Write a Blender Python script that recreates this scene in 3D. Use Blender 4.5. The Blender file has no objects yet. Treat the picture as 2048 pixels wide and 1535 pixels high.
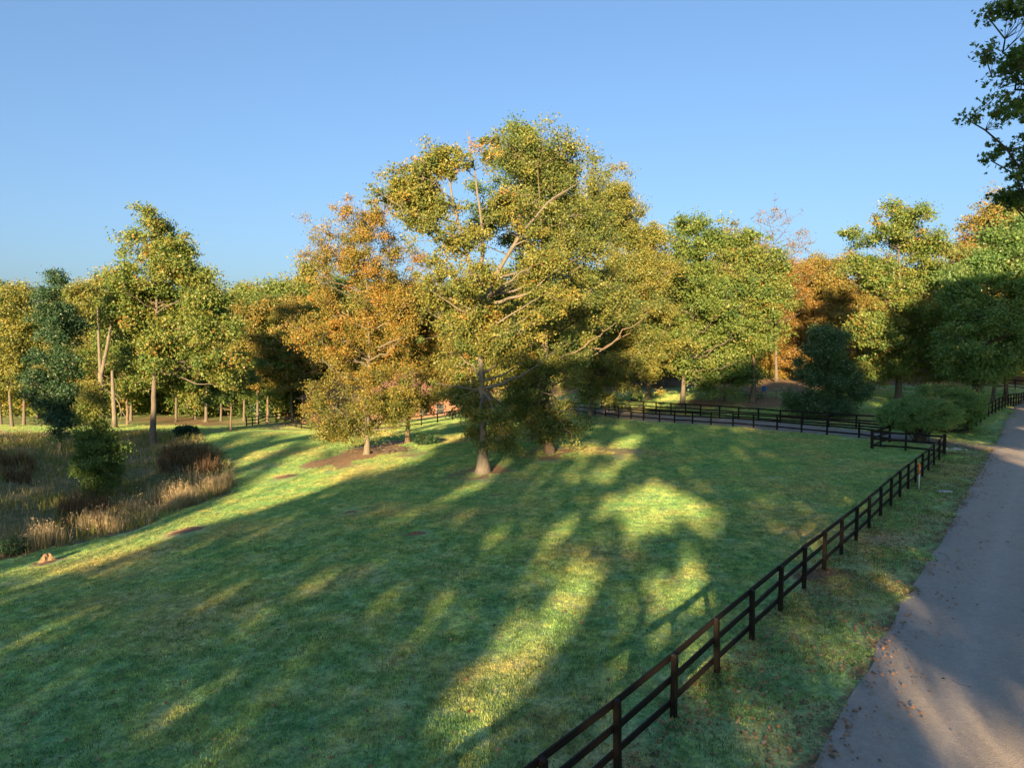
import bpy, math, random
import numpy as np
from mathutils import Vector, Matrix

sc = bpy.context.scene
COL = sc.collection
R = math.radians
rng = np.random.default_rng(7)
random.seed(7)

# ------------------------------------------------------------------ camera
F = 1422.0
PITCH = R(3.4)
CAM = np.array([0.0, 0.0, 7.7])
cd = bpy.data.cameras.new('camera'); cam = bpy.data.objects.new('camera', cd); COL.objects.link(cam)
cd.sensor_width = 36.0; cd.lens = 36.0 * F / 2048.0
cd.clip_start = 0.1; cd.clip_end = 3000.0
cam.location = CAM; cam.rotation_euler = (R(90) - PITCH, 0, 0)
sc.camera = cam

# ------------------------------------------------------------------ light
SUN_EL, SUN_AZ_TRAVEL = R(12.5), R(12.6)          # light travels towards +Y, a little to +X
sun_to = np.array([-math.sin(SUN_AZ_TRAVEL) * math.cos(SUN_EL), -math.cos(SUN_AZ_TRAVEL) * math.cos(SUN_EL), math.sin(SUN_EL)])
w = bpy.data.worlds.new('World'); sc.world = w; w.use_nodes = True
nt = w.node_tree; nt.nodes.clear()
sky = nt.nodes.new('ShaderNodeTexSky'); sky.sky_type = 'NISHITA'; sky.sun_disc = False
sky.sun_elevation = SUN_EL; sky.sun_rotation = R(180) + SUN_AZ_TRAVEL
sky.air_density = 1.0; sky.dust_density = 2.6; sky.ozone_density = 2.6; sky.altitude = 100
bg = nt.nodes.new('ShaderNodeBackground'); bg.inputs[1].default_value = 0.1
wo = nt.nodes.new('ShaderNodeOutputWorld')
k1 = nt.nodes.new('ShaderNodeVectorMath'); k1.operation = 'SCALE'; k1.inputs['Scale'].default_value = .25
gm = nt.nodes.new('ShaderNodeGamma'); gm.inputs[1].default_value = .76                      # softer contrast between horizon and zenith
k2 = nt.nodes.new('ShaderNodeVectorMath'); k2.operation = 'MULTIPLY'; k2.inputs[1].default_value = (.755, .93, 1.15)
nt.links.new(sky.outputs[0], k1.inputs[0]); nt.links.new(k1.outputs[0], gm.inputs[0]); nt.links.new(gm.outputs[0], k2.inputs[0])
nt.links.new(k2.outputs[0], bg.inputs[0]); nt.links.new(bg.outputs[0], wo.inputs[0])
sl = bpy.data.lights.new('sun', 'SUN'); sl.energy = 2.3; sl.angle = R(0.75); sl.color = (1.0, 0.67, 0.35)
so = bpy.data.objects.new('sun', sl); COL.objects.link(so)
so.rotation_euler = Vector(sun_to).to_track_quat('Z', 'Y').to_euler(); so.location = (0, 0, 60)
sc.view_settings.view_transform = 'Standard'; sc.view_settings.look = 'None'
sc.view_settings.exposure = 3.06; sc.view_settings.gamma = 1.0; sc.view_settings.use_curve_mapping = False
sc.cycles.max_bounces = 6; sc.cycles.diffuse_bounces = 3; sc.cycles.glossy_bounces = 2
sc.cycles.transmission_bounces = 3; sc.cycles.transparent_max_bounces = 4

# ------------------------------------------------------------------ projection helpers (where the surveyed points lie)
cp, sp = math.cos(PITCH), math.sin(PITCH)
def ray(u, v):
    a, b = (u - 1024.0), (767.5 - v)
    return np.array([a, F * cp + b * sp, -F * sp + b * cp])
def P(u, v, d):
    r = ray(u, v); return CAM + r * (d / r[1])

# ------------------------------------------------------------------ terrain
ctrl = [(3,12,0),(8,22,0),(20,36,0),(29.5,48.6,0),(36,60,0),(-4,5,0),(12,12,0),(25,25,0.1),(45,45,0.2),(60,80,0.4),
        (0,0,0),(-15,0,-.3),(40,0,.2),(0,-40,.3),(-60,-40,-1),(60,-40,.5),(-60,20,-2.6),(-110,60,-3),(110,60,1.2),
        (0,30,-.35),(8,34,-.1),(14,50,-.2),(-140,150,-4),(0,170,-2),(60,140,2.2),(120,140,2.5),(-60,180,-4.5),(-28,14,-1.1),(46,92,.9),(60,100,1)]
pxc = [(1744,896,51.5),(1554,858,66),(1349,845,75),(1113,822,95),(934,836,91),(843,851,92),(614,859,95),(500,851,100),
       (965,945,46),(1100,905,51),(1067,880,57),(733,908,56),(815,885,62),(250,1040,41),(0,1115,33.5),(195,995,48),(120,905,68),
       (305,888,74),(462,860,84),(20,833,115),(333,820,128),(0,905,62),(1505,805,85),(1520,797,88),(1797,798,80),(1500,765,112),
       (1297,800,90),(2040,805,86),(770,835,110),(0,1535,13.9),(0,1300,20.7),(500,1200,22.6),(600,1050,33.7),(300,1060,36.6),
       (1560,846,69),(1250,765,118),(450,985,47)]
ctrl = np.array(ctrl + [tuple(P(*c)) for c in pxc], float)
def _tps(r2): return np.where(r2 > 1e-9, r2 * np.log(r2 + 1e-9), 0.0)
_S = 50.0
cx = ctrl[:, :2] / _S
n = len(ctrl)
K = _tps(((cx[:, None] - cx[None]) ** 2).sum(-1)) + np.eye(n) * 0.02
Pm = np.c_[np.ones(n), cx]
A = np.block([[K, Pm], [Pm.T, np.zeros((3, 3))]])
sol = np.linalg.solve(A, np.r_[ctrl[:, 2], 0, 0, 0])
def H(x, y):
    x = np.asarray(x, float); y = np.asarray(y, float)
    sh = np.broadcast(x, y).shape
    X = np.broadcast_to(x, sh).ravel(); Y = np.broadcast_to(y, sh).ravel()
    out = np.empty(X.size)
    for i in range(0, X.size, 50000):
        xx = np.clip(X[i:i+50000], -150, 130) / _S; yy = np.clip(Y[i:i+50000], -50, 185) / _S
        r2 = (xx[:, None] - cx[None, :, 0]) ** 2 + (yy[:, None] - cx[None, :, 1]) ** 2
        out[i:i+50000] = _tps(r2) @ sol[:n] + sol[n] + sol[n+1] * xx + sol[n+2] * yy
    out += 0.05 * np.sin(X * .9 + 1.3 * np.sin(Y * .31)) * np.cos(Y * .7 + .5 * X * .3) * 0.6 + 0.08 * np.sin(X * .21 + 2) * np.sin(Y * .27)
    return out.reshape(sh)
_ts = np.concatenate([np.linspace(8, 60, 500), np.linspace(60.2, 260, 900)])
def G(u, v):
    """where the sight line through this bearing meets the ground"""
    r = ray(u, v); r = r / r[1]
    pts = CAM[None] + _ts[:, None] * r[None]
    dz = pts[:, 2] - H(pts[:, 0], pts[:, 1])
    k = np.argmax(dz < 0)
    if dz[k] >= 0: k = len(_ts) - 1
    if k == 0: return pts[0]
    t = _ts[k-1] + (_ts[k] - _ts[k-1]) * dz[k-1] / (dz[k-1] - dz[k])
    p = CAM + t * r; p[2] = H(p[0], p[1]); return p
def B(u, Y):
    z = 0.0
    for _ in range(3):
        D = Y * cp + (CAM[2] - z) * sp
        x = (u - 1024.0) / F * D; z = float(H(x, Y))
    return np.array([x, Y, z])
def row_of(p):
    D = p[1] * cp + (CAM[2] - p[2]) * sp
    hgt = (p[2] - CAM[2]) * cp + p[1] * sp
    return 1024 + F * p[0] / D, 767.5 - F * hgt / D

# ------------------------------------------------------------------ generic helpers
def tag(o, label=None, cat=None, group=None, kind=None):
    if label: o['label'] = label
    if cat: o['category'] = cat
    if group: o['group'] = group
    if kind: o['kind'] = kind
    return o
def empty(name, loc, rz=0, **k):
    o = bpy.data.objects.new(name, None); COL.objects.link(o); o.location = loc; o.rotation_euler = (0, 0, rz)
    o.empty_display_size = .3
    return tag(o, **k)
def link(name, me, parent=None, loc=None, rot=None, **k):
    o = bpy.data.objects.new(name, me); COL.objects.link(o)
    if parent is not None: o.parent = parent
    if loc is not None: o.location = loc
    if rot is not None: o.rotation_euler = rot
    return tag(o, **k)
def npmesh(name, verts, faces, mat=None, tint=None, smooth=False):
    """faces: (n,k) array or list of such arrays"""
    me = bpy.data.meshes.new(name)
    if not isinstance(faces, list): faces = [faces]
    faces = [np.asarray(f, np.int32) for f in faces if len(f)]
    verts = np.asarray(verts, np.float32)
    me.vertices.add(len(verts)); me.vertices.foreach_set('co', verts.ravel())
    loops = np.concatenate([f.ravel() for f in faces])
    starts = []; tot = 0
    for f in faces:
        k = f.shape[1]; starts.append(tot + np.arange(len(f)) * k); tot += f.size
    starts = np.concatenate(starts).astype(np.int32)
    me.loops.add(len(loops)); me.loops.foreach_set('vertex_index', loops)
    me.polygons.add(len(starts)); me.polygons.foreach_set('loop_start', starts)
    try:
        tots = np.concatenate([np.full(len(f), f.shape[1]) for f in faces]).astype(np.int32)
        me.polygons.foreach_set('loop_total', tots)
    except Exception: pass
    me.update(calc_edges=True)
    if smooth: me.polygons.foreach_set('use_smooth', np.ones(len(starts), bool))
    if tint is not None:
        a = me.attributes.new('tint', 'FLOAT', 'FACE'); a.data.foreach_set('value', np.asarray(tint, np.float32))
    if mat: me.materials.append(mat)
    return me
class MB:
    def __init__(s): s.v = []; s.f = []; s.n = 0
    def add(s, v, f):
        v = np.asarray(v, float); s.v.append(v); s.f += [tuple(int(i) + s.n for i in q) for q in f]; s.n += len(v)
    def box(s, c, d, rz=0.0, bev=0.0, M=None):
        x, y, z = d[0] / 2, d[1] / 2, d[2] / 2
        v = np.array([(i, j, k) for k in (-z, z) for (i, j) in ((-x, -y), (x, -y), (x, y), (-x, y))], float)
        if M is not None: v = v @ np.array(M).T
        ca, sa = math.cos(rz), math.sin(rz)
        v = np.c_[v[:, 0] * ca - v[:, 1] * sa, v[:, 0] * sa + v[:, 1] * ca, v[:, 2]] + np.array(c)
        s.add(v, [(3, 2, 1, 0), (4, 5, 6, 7), (0, 1, 5, 4), (1, 2, 6, 5), (2, 3, 7, 6), (3, 0, 4, 7)])
        return s
    def bar(s, a, b, w, h):
        a = Vector(a); b = Vector(b); d = b - a; L = d.length; d.normalize()
        side = d.cross(Vector((0, 0, 1))); side = side.normalized() if side.length > 1e-4 else Vector((1, 0, 0))
        up = side.cross(d)
        v = []
        for p in (a, b):
            for (i, j) in ((-1, -1), (1, -1), (1, 1), (-1, 1)): v.append(p + side * (i * w / 2) + up * (j * h / 2))
        s.add([tuple(q) for q in v], [(3, 2, 1, 0), (4, 5, 6, 7), (0, 1, 5, 4), (1, 2, 6, 5), (2, 3, 7, 6), (3, 0, 4, 7)])
        return s
    def tube(s, pts, rad, k=8, cap=True):
        v, q = tube_arrays(pts, rad, k); s.add(v, q)
        if cap:
            base = s.n - len(v)
            s.f.append(tuple(base + i for i in range(k))[::-1]); s.f.append(tuple(s.n - k + i for i in range(k)))
        return s
    def mesh(s, name, mat, smooth=False):
        me = bpy.data.meshes.new(name); me.from_pydata(np.concatenate(s.v).tolist(), [], s.f); me.update()
        if smooth:
            for p in me.polygons: p.use_smooth = True
        me.materials.append(mat); return me
    def build(s, name, mat, parent=None, smooth=False, **k): return link(name, s.mesh(name, mat, smooth), parent, **k)
def tube_arrays(pts, rad, k=6):
    pts = np.asarray(pts, float); m = len(pts); rad = np.broadcast_to(np.asarray(rad, float), (m,))
    t = np.gradient(pts, axis=0); t /= np.linalg.norm(t, axis=1, keepdims=True) + 1e-9
    ref = np.array([0.31, 0.95, 0.05]);
    a = np.cross(t, ref); a /= np.linalg.norm(a, axis=1, keepdims=True) + 1e-9
    b = np.cross(t, a)
    ang = np.arange(k) * 2 * math.pi / k
    v = pts[:, None] + rad[:, None, None] * (np.cos(ang)[None, :, None] * a[:, None] + np.sin(ang)[None, :, None] * b[:, None])
    i = np.arange(m - 1)[:, None] * k; j = np.arange(k)[None]; j2 = (j + 1) % k
    q = np.stack([i + j, i + j2, i + k + j2, i + k + j], -1).reshape(-1, 4)
    return v.reshape(-1, 3), q
def smoothstep(a, b, x):
    t = np.clip((x - a) / (b - a), 0, 1); return t * t * (3 - 2 * t)
def inpoly(x, y, poly):
    x = np.asarray(x); y = np.asarray(y); c = np.zeros(x.shape, bool); m = len(poly)
    for i in range(m):
        x1, y1 = poly[i][0], poly[i][1]; x2, y2 = poly[(i + 1) % m][0], poly[(i + 1) % m][1]
        if y1 == y2: continue
        hit = ((y1 > y) != (y2 > y)) & (x < (x2 - x1) * (y - y1) / (y2 - y1) + x1)
        c ^= hit
    return c
def seg_dist(x, y, pl):
    d = np.full(np.shape(x), 1e9)
    for (a, b) in zip(pl[:-1], pl[1:]):
        ax, ay, bx, by = a[0], a[1], b[0], b[1]; L = (bx - ax) ** 2 + (by - ay) ** 2
        t = np.clip(((x - ax) * (bx - ax) + (y - ay) * (by - ay)) / L, 0, 1)
        d = np.minimum(d, np.hypot(x - ax - t * (bx - ax), y - ay - t * (by - ay)))
    return d
def wob(x, y, s, ph=0.0):
    return (np.sin(x / s + 1.7 * np.sin(y / s * .83 + ph)) + np.sin(y / s * 1.31 + 1.9 * np.sin(x / s * .71 + ph * 2)) ) * 0.5

# ------------------------------------------------------------------ materials
def mat(name):
    m = bpy.data.materials.new(name); m.use_nodes = True; m.node_tree.nodes.clear(); return m, m.node_tree
def nd(t, typ, **k):
    x = t.nodes.new(typ)
    for a, b in k.items(): setattr(x, a, b)
    return x
def ramp(t, src, stops):
    r = nd(t, 'ShaderNodeValToRGB'); e = r.color_ramp.elements
    while len(e) < len(stops): e.new(0.5)
    for i, (p, c) in enumerate(stops): e[i].position = p; e[i].color = (*c, 1)
    t.links.new(src, r.inputs[0]); return r.outputs[0]
def noise(t, vec, scale, detail=4, rough=.6, dist=0.0):
    x = nd(t, 'ShaderNodeTexNoise'); x.inputs['Scale'].default_value = scale; x.inputs['Detail'].default_value = detail
    x.inputs['Roughness'].default_value = rough; x.inputs['Distortion'].default_value = dist
    t.links.new(vec, x.inputs['Vector']); return x.outputs[0]
def mixc(t, f, a, b, mode='MIX'):
    m = nd(t, 'ShaderNodeMix', data_type='RGBA', blend_type=mode)
    for s_, v in ((m.inputs[0], f), (m.inputs[6], a), (m.inputs[7], b)):
        if isinstance(v, (int, float)): s_.default_value = v
        elif isinstance(v, tuple): s_.default_value = (*v, 1)
        else: t.links.new(v, s_)
    return m.outputs[2]
def math_(t, op, a, b=0.0, clamp=False):
    m = nd(t, 'ShaderNodeMath', operation=op); m.use_clamp = clamp
    for s_, v in ((m.inputs[0], a), (m.inputs[1], b)):
        if isinstance(v, (int, float)): s_.default_value = v
        else: t.links.new(v, s_)
    return m.outputs[0]
def attr(t, name):
    a = nd(t, 'ShaderNodeAttribute'); a.attribute_name = name; return a
def finish(t, col, rough=.8, spec=.3, bump=None, bstr=.3, bdist=.02, metal=0):
    b = nd(t, 'ShaderNodeBsdfPrincipled'); o = nd(t, 'ShaderNodeOutputMaterial')
    if isinstance(col, tuple): b.inputs['Base Color'].default_value = (*col, 1)
    else: t.links.new(col, b.inputs['Base Color'])
    if isinstance(rough, (int, float)): b.inputs['Roughness'].default_value = rough
    else: t.links.new(rough, b.inputs['Roughness'])
    b.inputs['Specular IOR Level'].default_value = spec; b.inputs['Metallic'].default_value = metal
    if bump is not None:
        bm = nd(t, 'ShaderNodeBump'); bm.inputs['Strength'].default_value = bstr; bm.inputs['Distance'].default_value = bdist
        t.links.new(bump, bm.inputs['Height']); t.links.new(bm.outputs[0], b.inputs['Normal'])
    t.links.new(b.outputs[0], o.inputs[0])
def pos(t): return nd(t, 'ShaderNodeNewGeometry').outputs['Position']
def objco(t): return nd(t, 'ShaderNodeTexCoord').outputs['Object']

def leaf_mat(name, stops, trans=.32, gloss=.02):
    m, t = mat(name)
    a = attr(t, 'tint').outputs['Fac']
    oi = nd(t, 'ShaderNodeObjectInfo').outputs['Random']
    f = math_(t, 'ADD', a, math_(t, 'MULTIPLY', math_(t, 'SUBTRACT', oi, .5), .16), True)
    c = ramp(t, f, stops)
    d = nd(t, 'ShaderNodeBsdfDiffuse'); tr = nd(t, 'ShaderNodeBsdfTranslucent'); g = nd(t, 'ShaderNodeBsdfGlossy'); g.inputs['Roughness'].default_value = .45
    t.links.new(c, d.inputs[0])
    tc = mixc(t, 1.0, c, (1.15, 1.2, .55), 'MULTIPLY'); t.links.new(tc, tr.inputs[0])
    m1 = nd(t, 'ShaderNodeMixShader'); m1.inputs[0].default_value = trans
    t.links.new(d.outputs[0], m1.inputs[1]); t.links.new(tr.outputs[0], m1.inputs[2])
    m2 = nd(t, 'ShaderNodeMixShader'); m2.inputs[0].default_value = gloss
    t.links.new(m1.outputs[0], m2.inputs[1]); t.links.new(g.outputs[0], m2.inputs[2])
    o = nd(t, 'ShaderNodeOutputMaterial'); t.links.new(m2.outputs[0], o.inputs[0]); return m
G0, G1, G2, G3 = (.028, .062, .018), (.06, .105, .022), (.115, .145, .028), (.19, .17, .035)
L = {}
L['green'] = leaf_mat('leaf_green', [(0, (.05, .12, .045)), (.4, (.115, .195, .05)), (.8, (.205, .245, .06)), (.97, (.29, .25, .07)), (1, (.30, .18, .05))])
L['olive'] = leaf_mat('leaf_olive', [(0, (.07, .125, .045)), (.35, (.165, .205, .055)), (.75, (.29, .27, .065)), (.95, (.35, .25, .065)), (1, (.40, .18, .05))])
L['yellow'] = leaf_mat('leaf_yellow', [(0, (.12, .155, .04)), (.3, (.24, .21, .05)), (.6, (.34, .245, .055)), (.88, (.37, .20, .05)), (1, (.38, .15, .05))])
L['orange'] = leaf_mat('leaf_orange', [(0, (.14, .13, .045)), (.35, (.24, .18, .05)), (.7, (.32, .195, .055)), (1, (.34, .14, .05))])
L['gold'] = leaf_mat('leaf_gold', [(0, (.09, .12, .04)), (.4, (.2, .19, .05)), (.75, (.3, .23, .06)), (1, (.33, .17, .055))])
L['dark'] = leaf_mat('leaf_dark', [(0, (0.023, 0.066, 0.038)), (.5, (0.043, 0.110, 0.052)), (.9, (0.092, 0.161, 0.066)), (1, (0.198, 0.206, 0.085))], trans=.35, gloss=.03)
L['glossy'] = leaf_mat('leaf_glossy', [(0, (0.035, 0.093, 0.035)), (.6, (0.070, 0.151, 0.052)), (1, (0.151, 0.209, 0.070))], trans=.3, gloss=.05)
L['red'] = leaf_mat('leaf_red', [(0, (.12, .25, .085)), (.45, (.19, .33, .10)), (.75, (.28, .25, .11)), (1, (.40, .16, .13))], trans=.42, gloss=.04)
L['backlit'] = leaf_mat('leaf_fill_light', [(0, (.22, .30, .10)), (.5, (.38, .40, .14)), (1, (.45, .40, .16))], trans=.55, gloss=0)  # leaves of the unseen trees, made bright and translucent to add fill light
L['pale_green'] = leaf_mat('leaf_shade_lifted_green', [(0, (.10, .21, .075)), (.5, (.16, .29, .09)), (.85, (.26, .32, .10)), (1, (.33, .25, .10))], trans=.48, gloss=.03)  # lightened green for trees standing in shade, in place of fill light
L['tan'] = leaf_mat('leaf_tan', [(0, (0.186, 0.197, 0.104)), (.5, (0.348, 0.284, 0.174)), (1, (0.487, 0.394, 0.290))])

def bark(name, c0, c1, sc_=1.0):
    m, t = mat(name); v = objco(t)
    mp = nd(t, 'ShaderNodeMapping'); mp.inputs['Scale'].default_value = (6 * sc_, 6 * sc_, 1.1 * sc_); t.links.new(v, mp.inputs[0])
    n1 = noise(t, mp.outputs[0], 2.2, 6, .7, .6); n2 = noise(t, v, .9, 3)
    c = ramp(t, n1, [(.3, c0), (.7, c1)]); c = mixc(t, math_(t, 'MULTIPLY', n2, .5), c, (.10, .11, .075))
    finish(t, c, .95, .1, n1, .9, .06); return m
BK = {'grey': bark('bark_grey', (.08, .068, .06), (.21, .185, .16)), 'pale': bark('bark_pale', (.10, .09, .075), (.27, .24, .20)),
      'dark': bark('bark_dark', (.05, .042, .035), (.14, .115, .095)), 'brown': bark('bark_brown', (.10, .075, .055), (.25, .19, .14))}

# grass colour shared by turf and ground
def lawn_color(t, p):
    a = noise(t, p, .11, 3, .55); b = noise(t, p, .55, 4, .65); c = noise(t, p, 3.2, 4, .7)
    base = ramp(t, b, [(.30, (.185, .375, .18)), (.5, (.27, .42, .19)), (.72, (.40, .44, .21))])
    dry = mixc(t, ramp(t, a, [(.50, (0, 0, 0)), (.76, (1, 1, 1))]), base, (.49, .405, .22))
    fine = ramp(t, c, [(.3, (.60, .64, .60)), (.7, (1.38, 1.30, 1.25))])
    d = noise(t, p, 1.1, 5, .7, .8); hf = noise(t, p, 11, 3, .7); fine = mixc(t, 1.0, fine, ramp(t, hf, [(.34, (.70, .74, .72)), (.5, (1, 1, 1)), (.68, (1.35, 1.25, 1.15))]), 'MULTIPLY'); mid = ramp(t, d, [(.36, (.76, .84, .80)), (.52, (1, 1, 1)), (.66, (1.22, 1.12, 1.02))])
    return mixc(t, 1.0, mixc(t, 1.0, dry, fine, 'MULTIPLY'), mid, 'MULTIPLY')
def ground_material():
    m, t = mat('meadow_ground'); p = pos(t)
    lawn = lawn_color(t, p)
    n1 = noise(t, p, 1.3, 6, .7); n2 = noise(t, p, 9, 5, .75); n3 = noise(t, p, .35, 4, .6)
    weed = ramp(t, n1, [(.3, (.05, .075, .03)), (.48, (.11, .12, .05)), (.62, (.19, .16, .09)), (.8, (.27, .21, .13))])
    lit = ramp(t, n2, [(.3, (.13, .10, .065)), (.5, (.26, .19, .115)), (.7, (.38, .28, .17)), (.85, (.48, .38, .26))])
    dirt = ramp(t, n2, [(.3, (.10, .07, .045)), (.7, (.24, .17, .11))])
    def msk(nm, soft):
        a = attr(t, nm).outputs['Fac']
        return math_(t, 'MULTIPLY', math_(t, 'SUBTRACT', math_(t, 'ADD', a, math_(t, 'MULTIPLY', math_(t, 'SUBTRACT', n1 if soft else n2, .5), 1.1)), .42), 3.5, True)
    c = mixc(t, msk('weed', True), lawn, weed)
    c = mixc(t, msk('litter', False), c, lit)
    c = mixc(t, msk('dirt', False), c, dirt)
    h = math_(t, 'ADD', n2, math_(t, 'MULTIPLY', n1, .8))
    finish(t, c, .95, .1, h, .8, .05); return m
def turf_material():
    m, t = mat('turf_blades'); p = pos(t)
    c = lawn_color(t, p); a = attr(t, 'tint').outputs['Fac']
    c = mixc(t, 1.0, c, ramp(t, a, [(0, (.75, .85, .72)), (.5, (1.35, 1.4, 1.25)), (.8, (1.9, 1.8, 1.5)), (1, (2.4, 2.0, 1.6))]), 'MULTIPLY')
    d = nd(t, 'ShaderNodeBsdfDiffuse'); tr = nd(t, 'ShaderNodeBsdfTranslucent'); t.links.new(c, d.inputs[0]); t.links.new(c, tr.inputs[0])
    m1 = nd(t, 'ShaderNodeMixShader'); m1.inputs[0].default_value = .48
    t.links.new(d.outputs[0], m1.inputs[1]); t.links.new(tr.outputs[0], m1.inputs[2])
    o = nd(t, 'ShaderNodeOutputMaterial'); t.links.new(m1.outputs[0], o.inputs[0]); return m
M_ground = ground_material(); M_turf = turf_material()
def simple(name, c0, c1, scale=8, rough=.8, spec=.3, bstr=.3, bdist=.01, stretch=(1, 1, 1)):
    m, t = mat(name); v = objco(t); mp = nd(t, 'ShaderNodeMapping'); mp.inputs['Scale'].default_value = stretch
    t.links.new(v, mp.inputs[0]); n_ = noise(t, mp.outputs[0], scale, 6, .65)
    finish(t, ramp(t, n_, [(.3, c0), (.7, c1)]), rough, spec, n_, bstr, bdist); return m
M_black = simple('black_stained_wood', (.006, .0055, .005), (.018, .0145, .0125), 7, .6, .2, .7, .005, (.25, 3, 3))
M_grey_wood = simple('weathered_wood', (.13, .12, .105), (.30, .28, .25), 9, .9, .1, .4, .01)
M_white = simple('white_plastic', (.62, .62, .6), (.75, .75, .73), 5, .5)
M_orange = simple('orange_reflector', (.85, .17, .02), (.9, .24, .03), 5, .45)
M_blue = simple('blue_plastic', (.015, .13, .42), (.03, .19, .52), 5, .4)
M_green_wood = simple('painted_grey_green_wood', (.10, .13, .11), (.2, .23, .2), 9, .8)
M_stone = simple('pale_stone', (.38, .38, .37), (.58, .58, .56), 6, .9, .1, .6, .03)
M_dirt = simple('bare_earth', (.12, .075, .045), (.30, .20, .125), 5, .98, .05, 1.0, .06)
M_straw = simple('dead_straw', (.15, .105, .065), (.30, .22, .14), 7, .98, .05, 1.0, .06)
M_wire = simple('wire_mesh_metal', (.05, .055, .05), (.12, .12, .11), 5, .6)
def asphalt():
    m, t = mat('asphalt'); p = pos(t)
    a = noise(t, p, 45, 5, .85); b = noise(t, p, .5, 5, .6); vor = nd(t, 'ShaderNodeTexVoronoi'); vor.inputs['Scale'].default_value = 38; t.links.new(p, vor.inputs['Vector'])
    tr = attr(t, 'track').outputs['Fac']
    c = ramp(t, a, [(.25, (.21, .19, .165)), (.5, (.36, .335, .295)), (.78, (.60, .56, .50))])
    c = mixc(t, math_(t, 'MULTIPLY', tr, .4), c, (.5, .47, .44)); c = mixc(t, math_(t, 'MULTIPLY', b, .35), c, (.29, .24, .195))
    e = noise(t, p, 9, 4, .8); c = mixc(t, 1.0, c, ramp(t, e, [(.32, (.88, .88, .88)), (.5, (1, 1, 1)), (.7, (1.12, 1.12, 1.11))]), 'MULTIPLY')
    f_ = noise(t, p, 2.1, 4, .7, 1.0); c = mixc(t, 1.0, c, ramp(t, f_, [(.35, (.92, .92, .93)), (.6, (1.04, 1.04, 1.03))]), 'MULTIPLY')
    # cracks
    cr = nd(t, 'ShaderNodeTexVoronoi', feature='DISTANCE_TO_EDGE'); cr.inputs['Scale'].default_value = .22
    nv = nd(t, 'ShaderNodeTexNoise'); nv.inputs['Scale'].default_value = 1.4; nv.inputs['Detail'].default_value = 5; t.links.new(p, nv.inputs['Vector'])
    ad = nd(t, 'ShaderNodeVectorMath', operation='ADD'); t.links.new(p, ad.inputs[0]); t.links.new(nv.outputs['Color'], ad.inputs[1]); t.links.new(ad.outputs[0], cr.inputs['Vector'])
    ck = math_(t, 'LESS_THAN', cr.outputs['Distance'], .0016)
    c = mixc(t, math_(t, 'MULTIPLY', ck, math_(t, 'GREATER_THAN', b, .56)), c, (.035, .035, .037))
    finish(t, c, .85, .3, math_(t, 'ADD', a, vor.outputs[0]), .6, .012); return m
M_asphalt = asphalt()
def gravel():
    m, t = mat('gravel'); p = pos(t); a = noise(t, p, 14, 6, .85); b = noise(t, p, .8, 4)
    c = ramp(t, a, [(.3, (.14, .135, .125)), (.5, (.28, .27, .25)), (.75, (.46, .45, .42))])
    c = mixc(t, ramp(t, b, [(.45, (0, 0, 0)), (.7, (.7, .7, .7))]), c, (.20, .155, .10))
    finish(t, c, .95, .1, a, .8, .03); return m
M_gravel = gravel()

# ------------------------------------------------------------------ ground plan
ROADL = [G(1620, 1535), G(1850, 1100), G(1980, 905)]
rd = np.array([0.612, 0.791]); rd /= np.linalg.norm(rd)            # road heading
e0 = np.array(ROADL[0][:2]); e2 = np.array(ROADL[2][:2]); rd = (e2 - e0) / np.linalg.norm(e2 - e0)
rn = np.array([rd[1], -rd[0]])                                      # to the right of the road
ROADW = 5.6
def road_edge_pt(s, off): return e0 + rd * s + rn * (off + 0.00002 * s * s)
DRIVE = [np.array(G(u, v)[:2]) for (u, v) in [(1985, 896), (1900, 886), (1800, 875), (1700, 865.5), (1600, 856.5), (1500, 846.5), (1420, 841), (1330, 835), (1249, 829), (1180, 821.5), (1126, 812.5), (1090, 806)]]
DRIVE = [DRIVE[0] + rn * .35] + DRIVE + [np.array([-2, 118.])]
def resample(pl, step):
    pl = np.array(pl, float); s = np.r_[0, np.cumsum(np.linalg.norm(np.diff(pl, axis=0), axis=1))]
    m = max(2, int(round(s[-1] / step)) + 1); q = np.linspace(0, s[-1], m)
    return np.stack([np.interp(q, s, pl[:, i]) for i in range(pl.shape[1])], 1)
DRIVEs = resample(DRIVE, 1.0)
for _ in range(3): DRIVEs[1:-1] = (DRIVEs[:-2] + 2 * DRIVEs[1:-1] + DRIVEs[2:]) / 4

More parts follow.
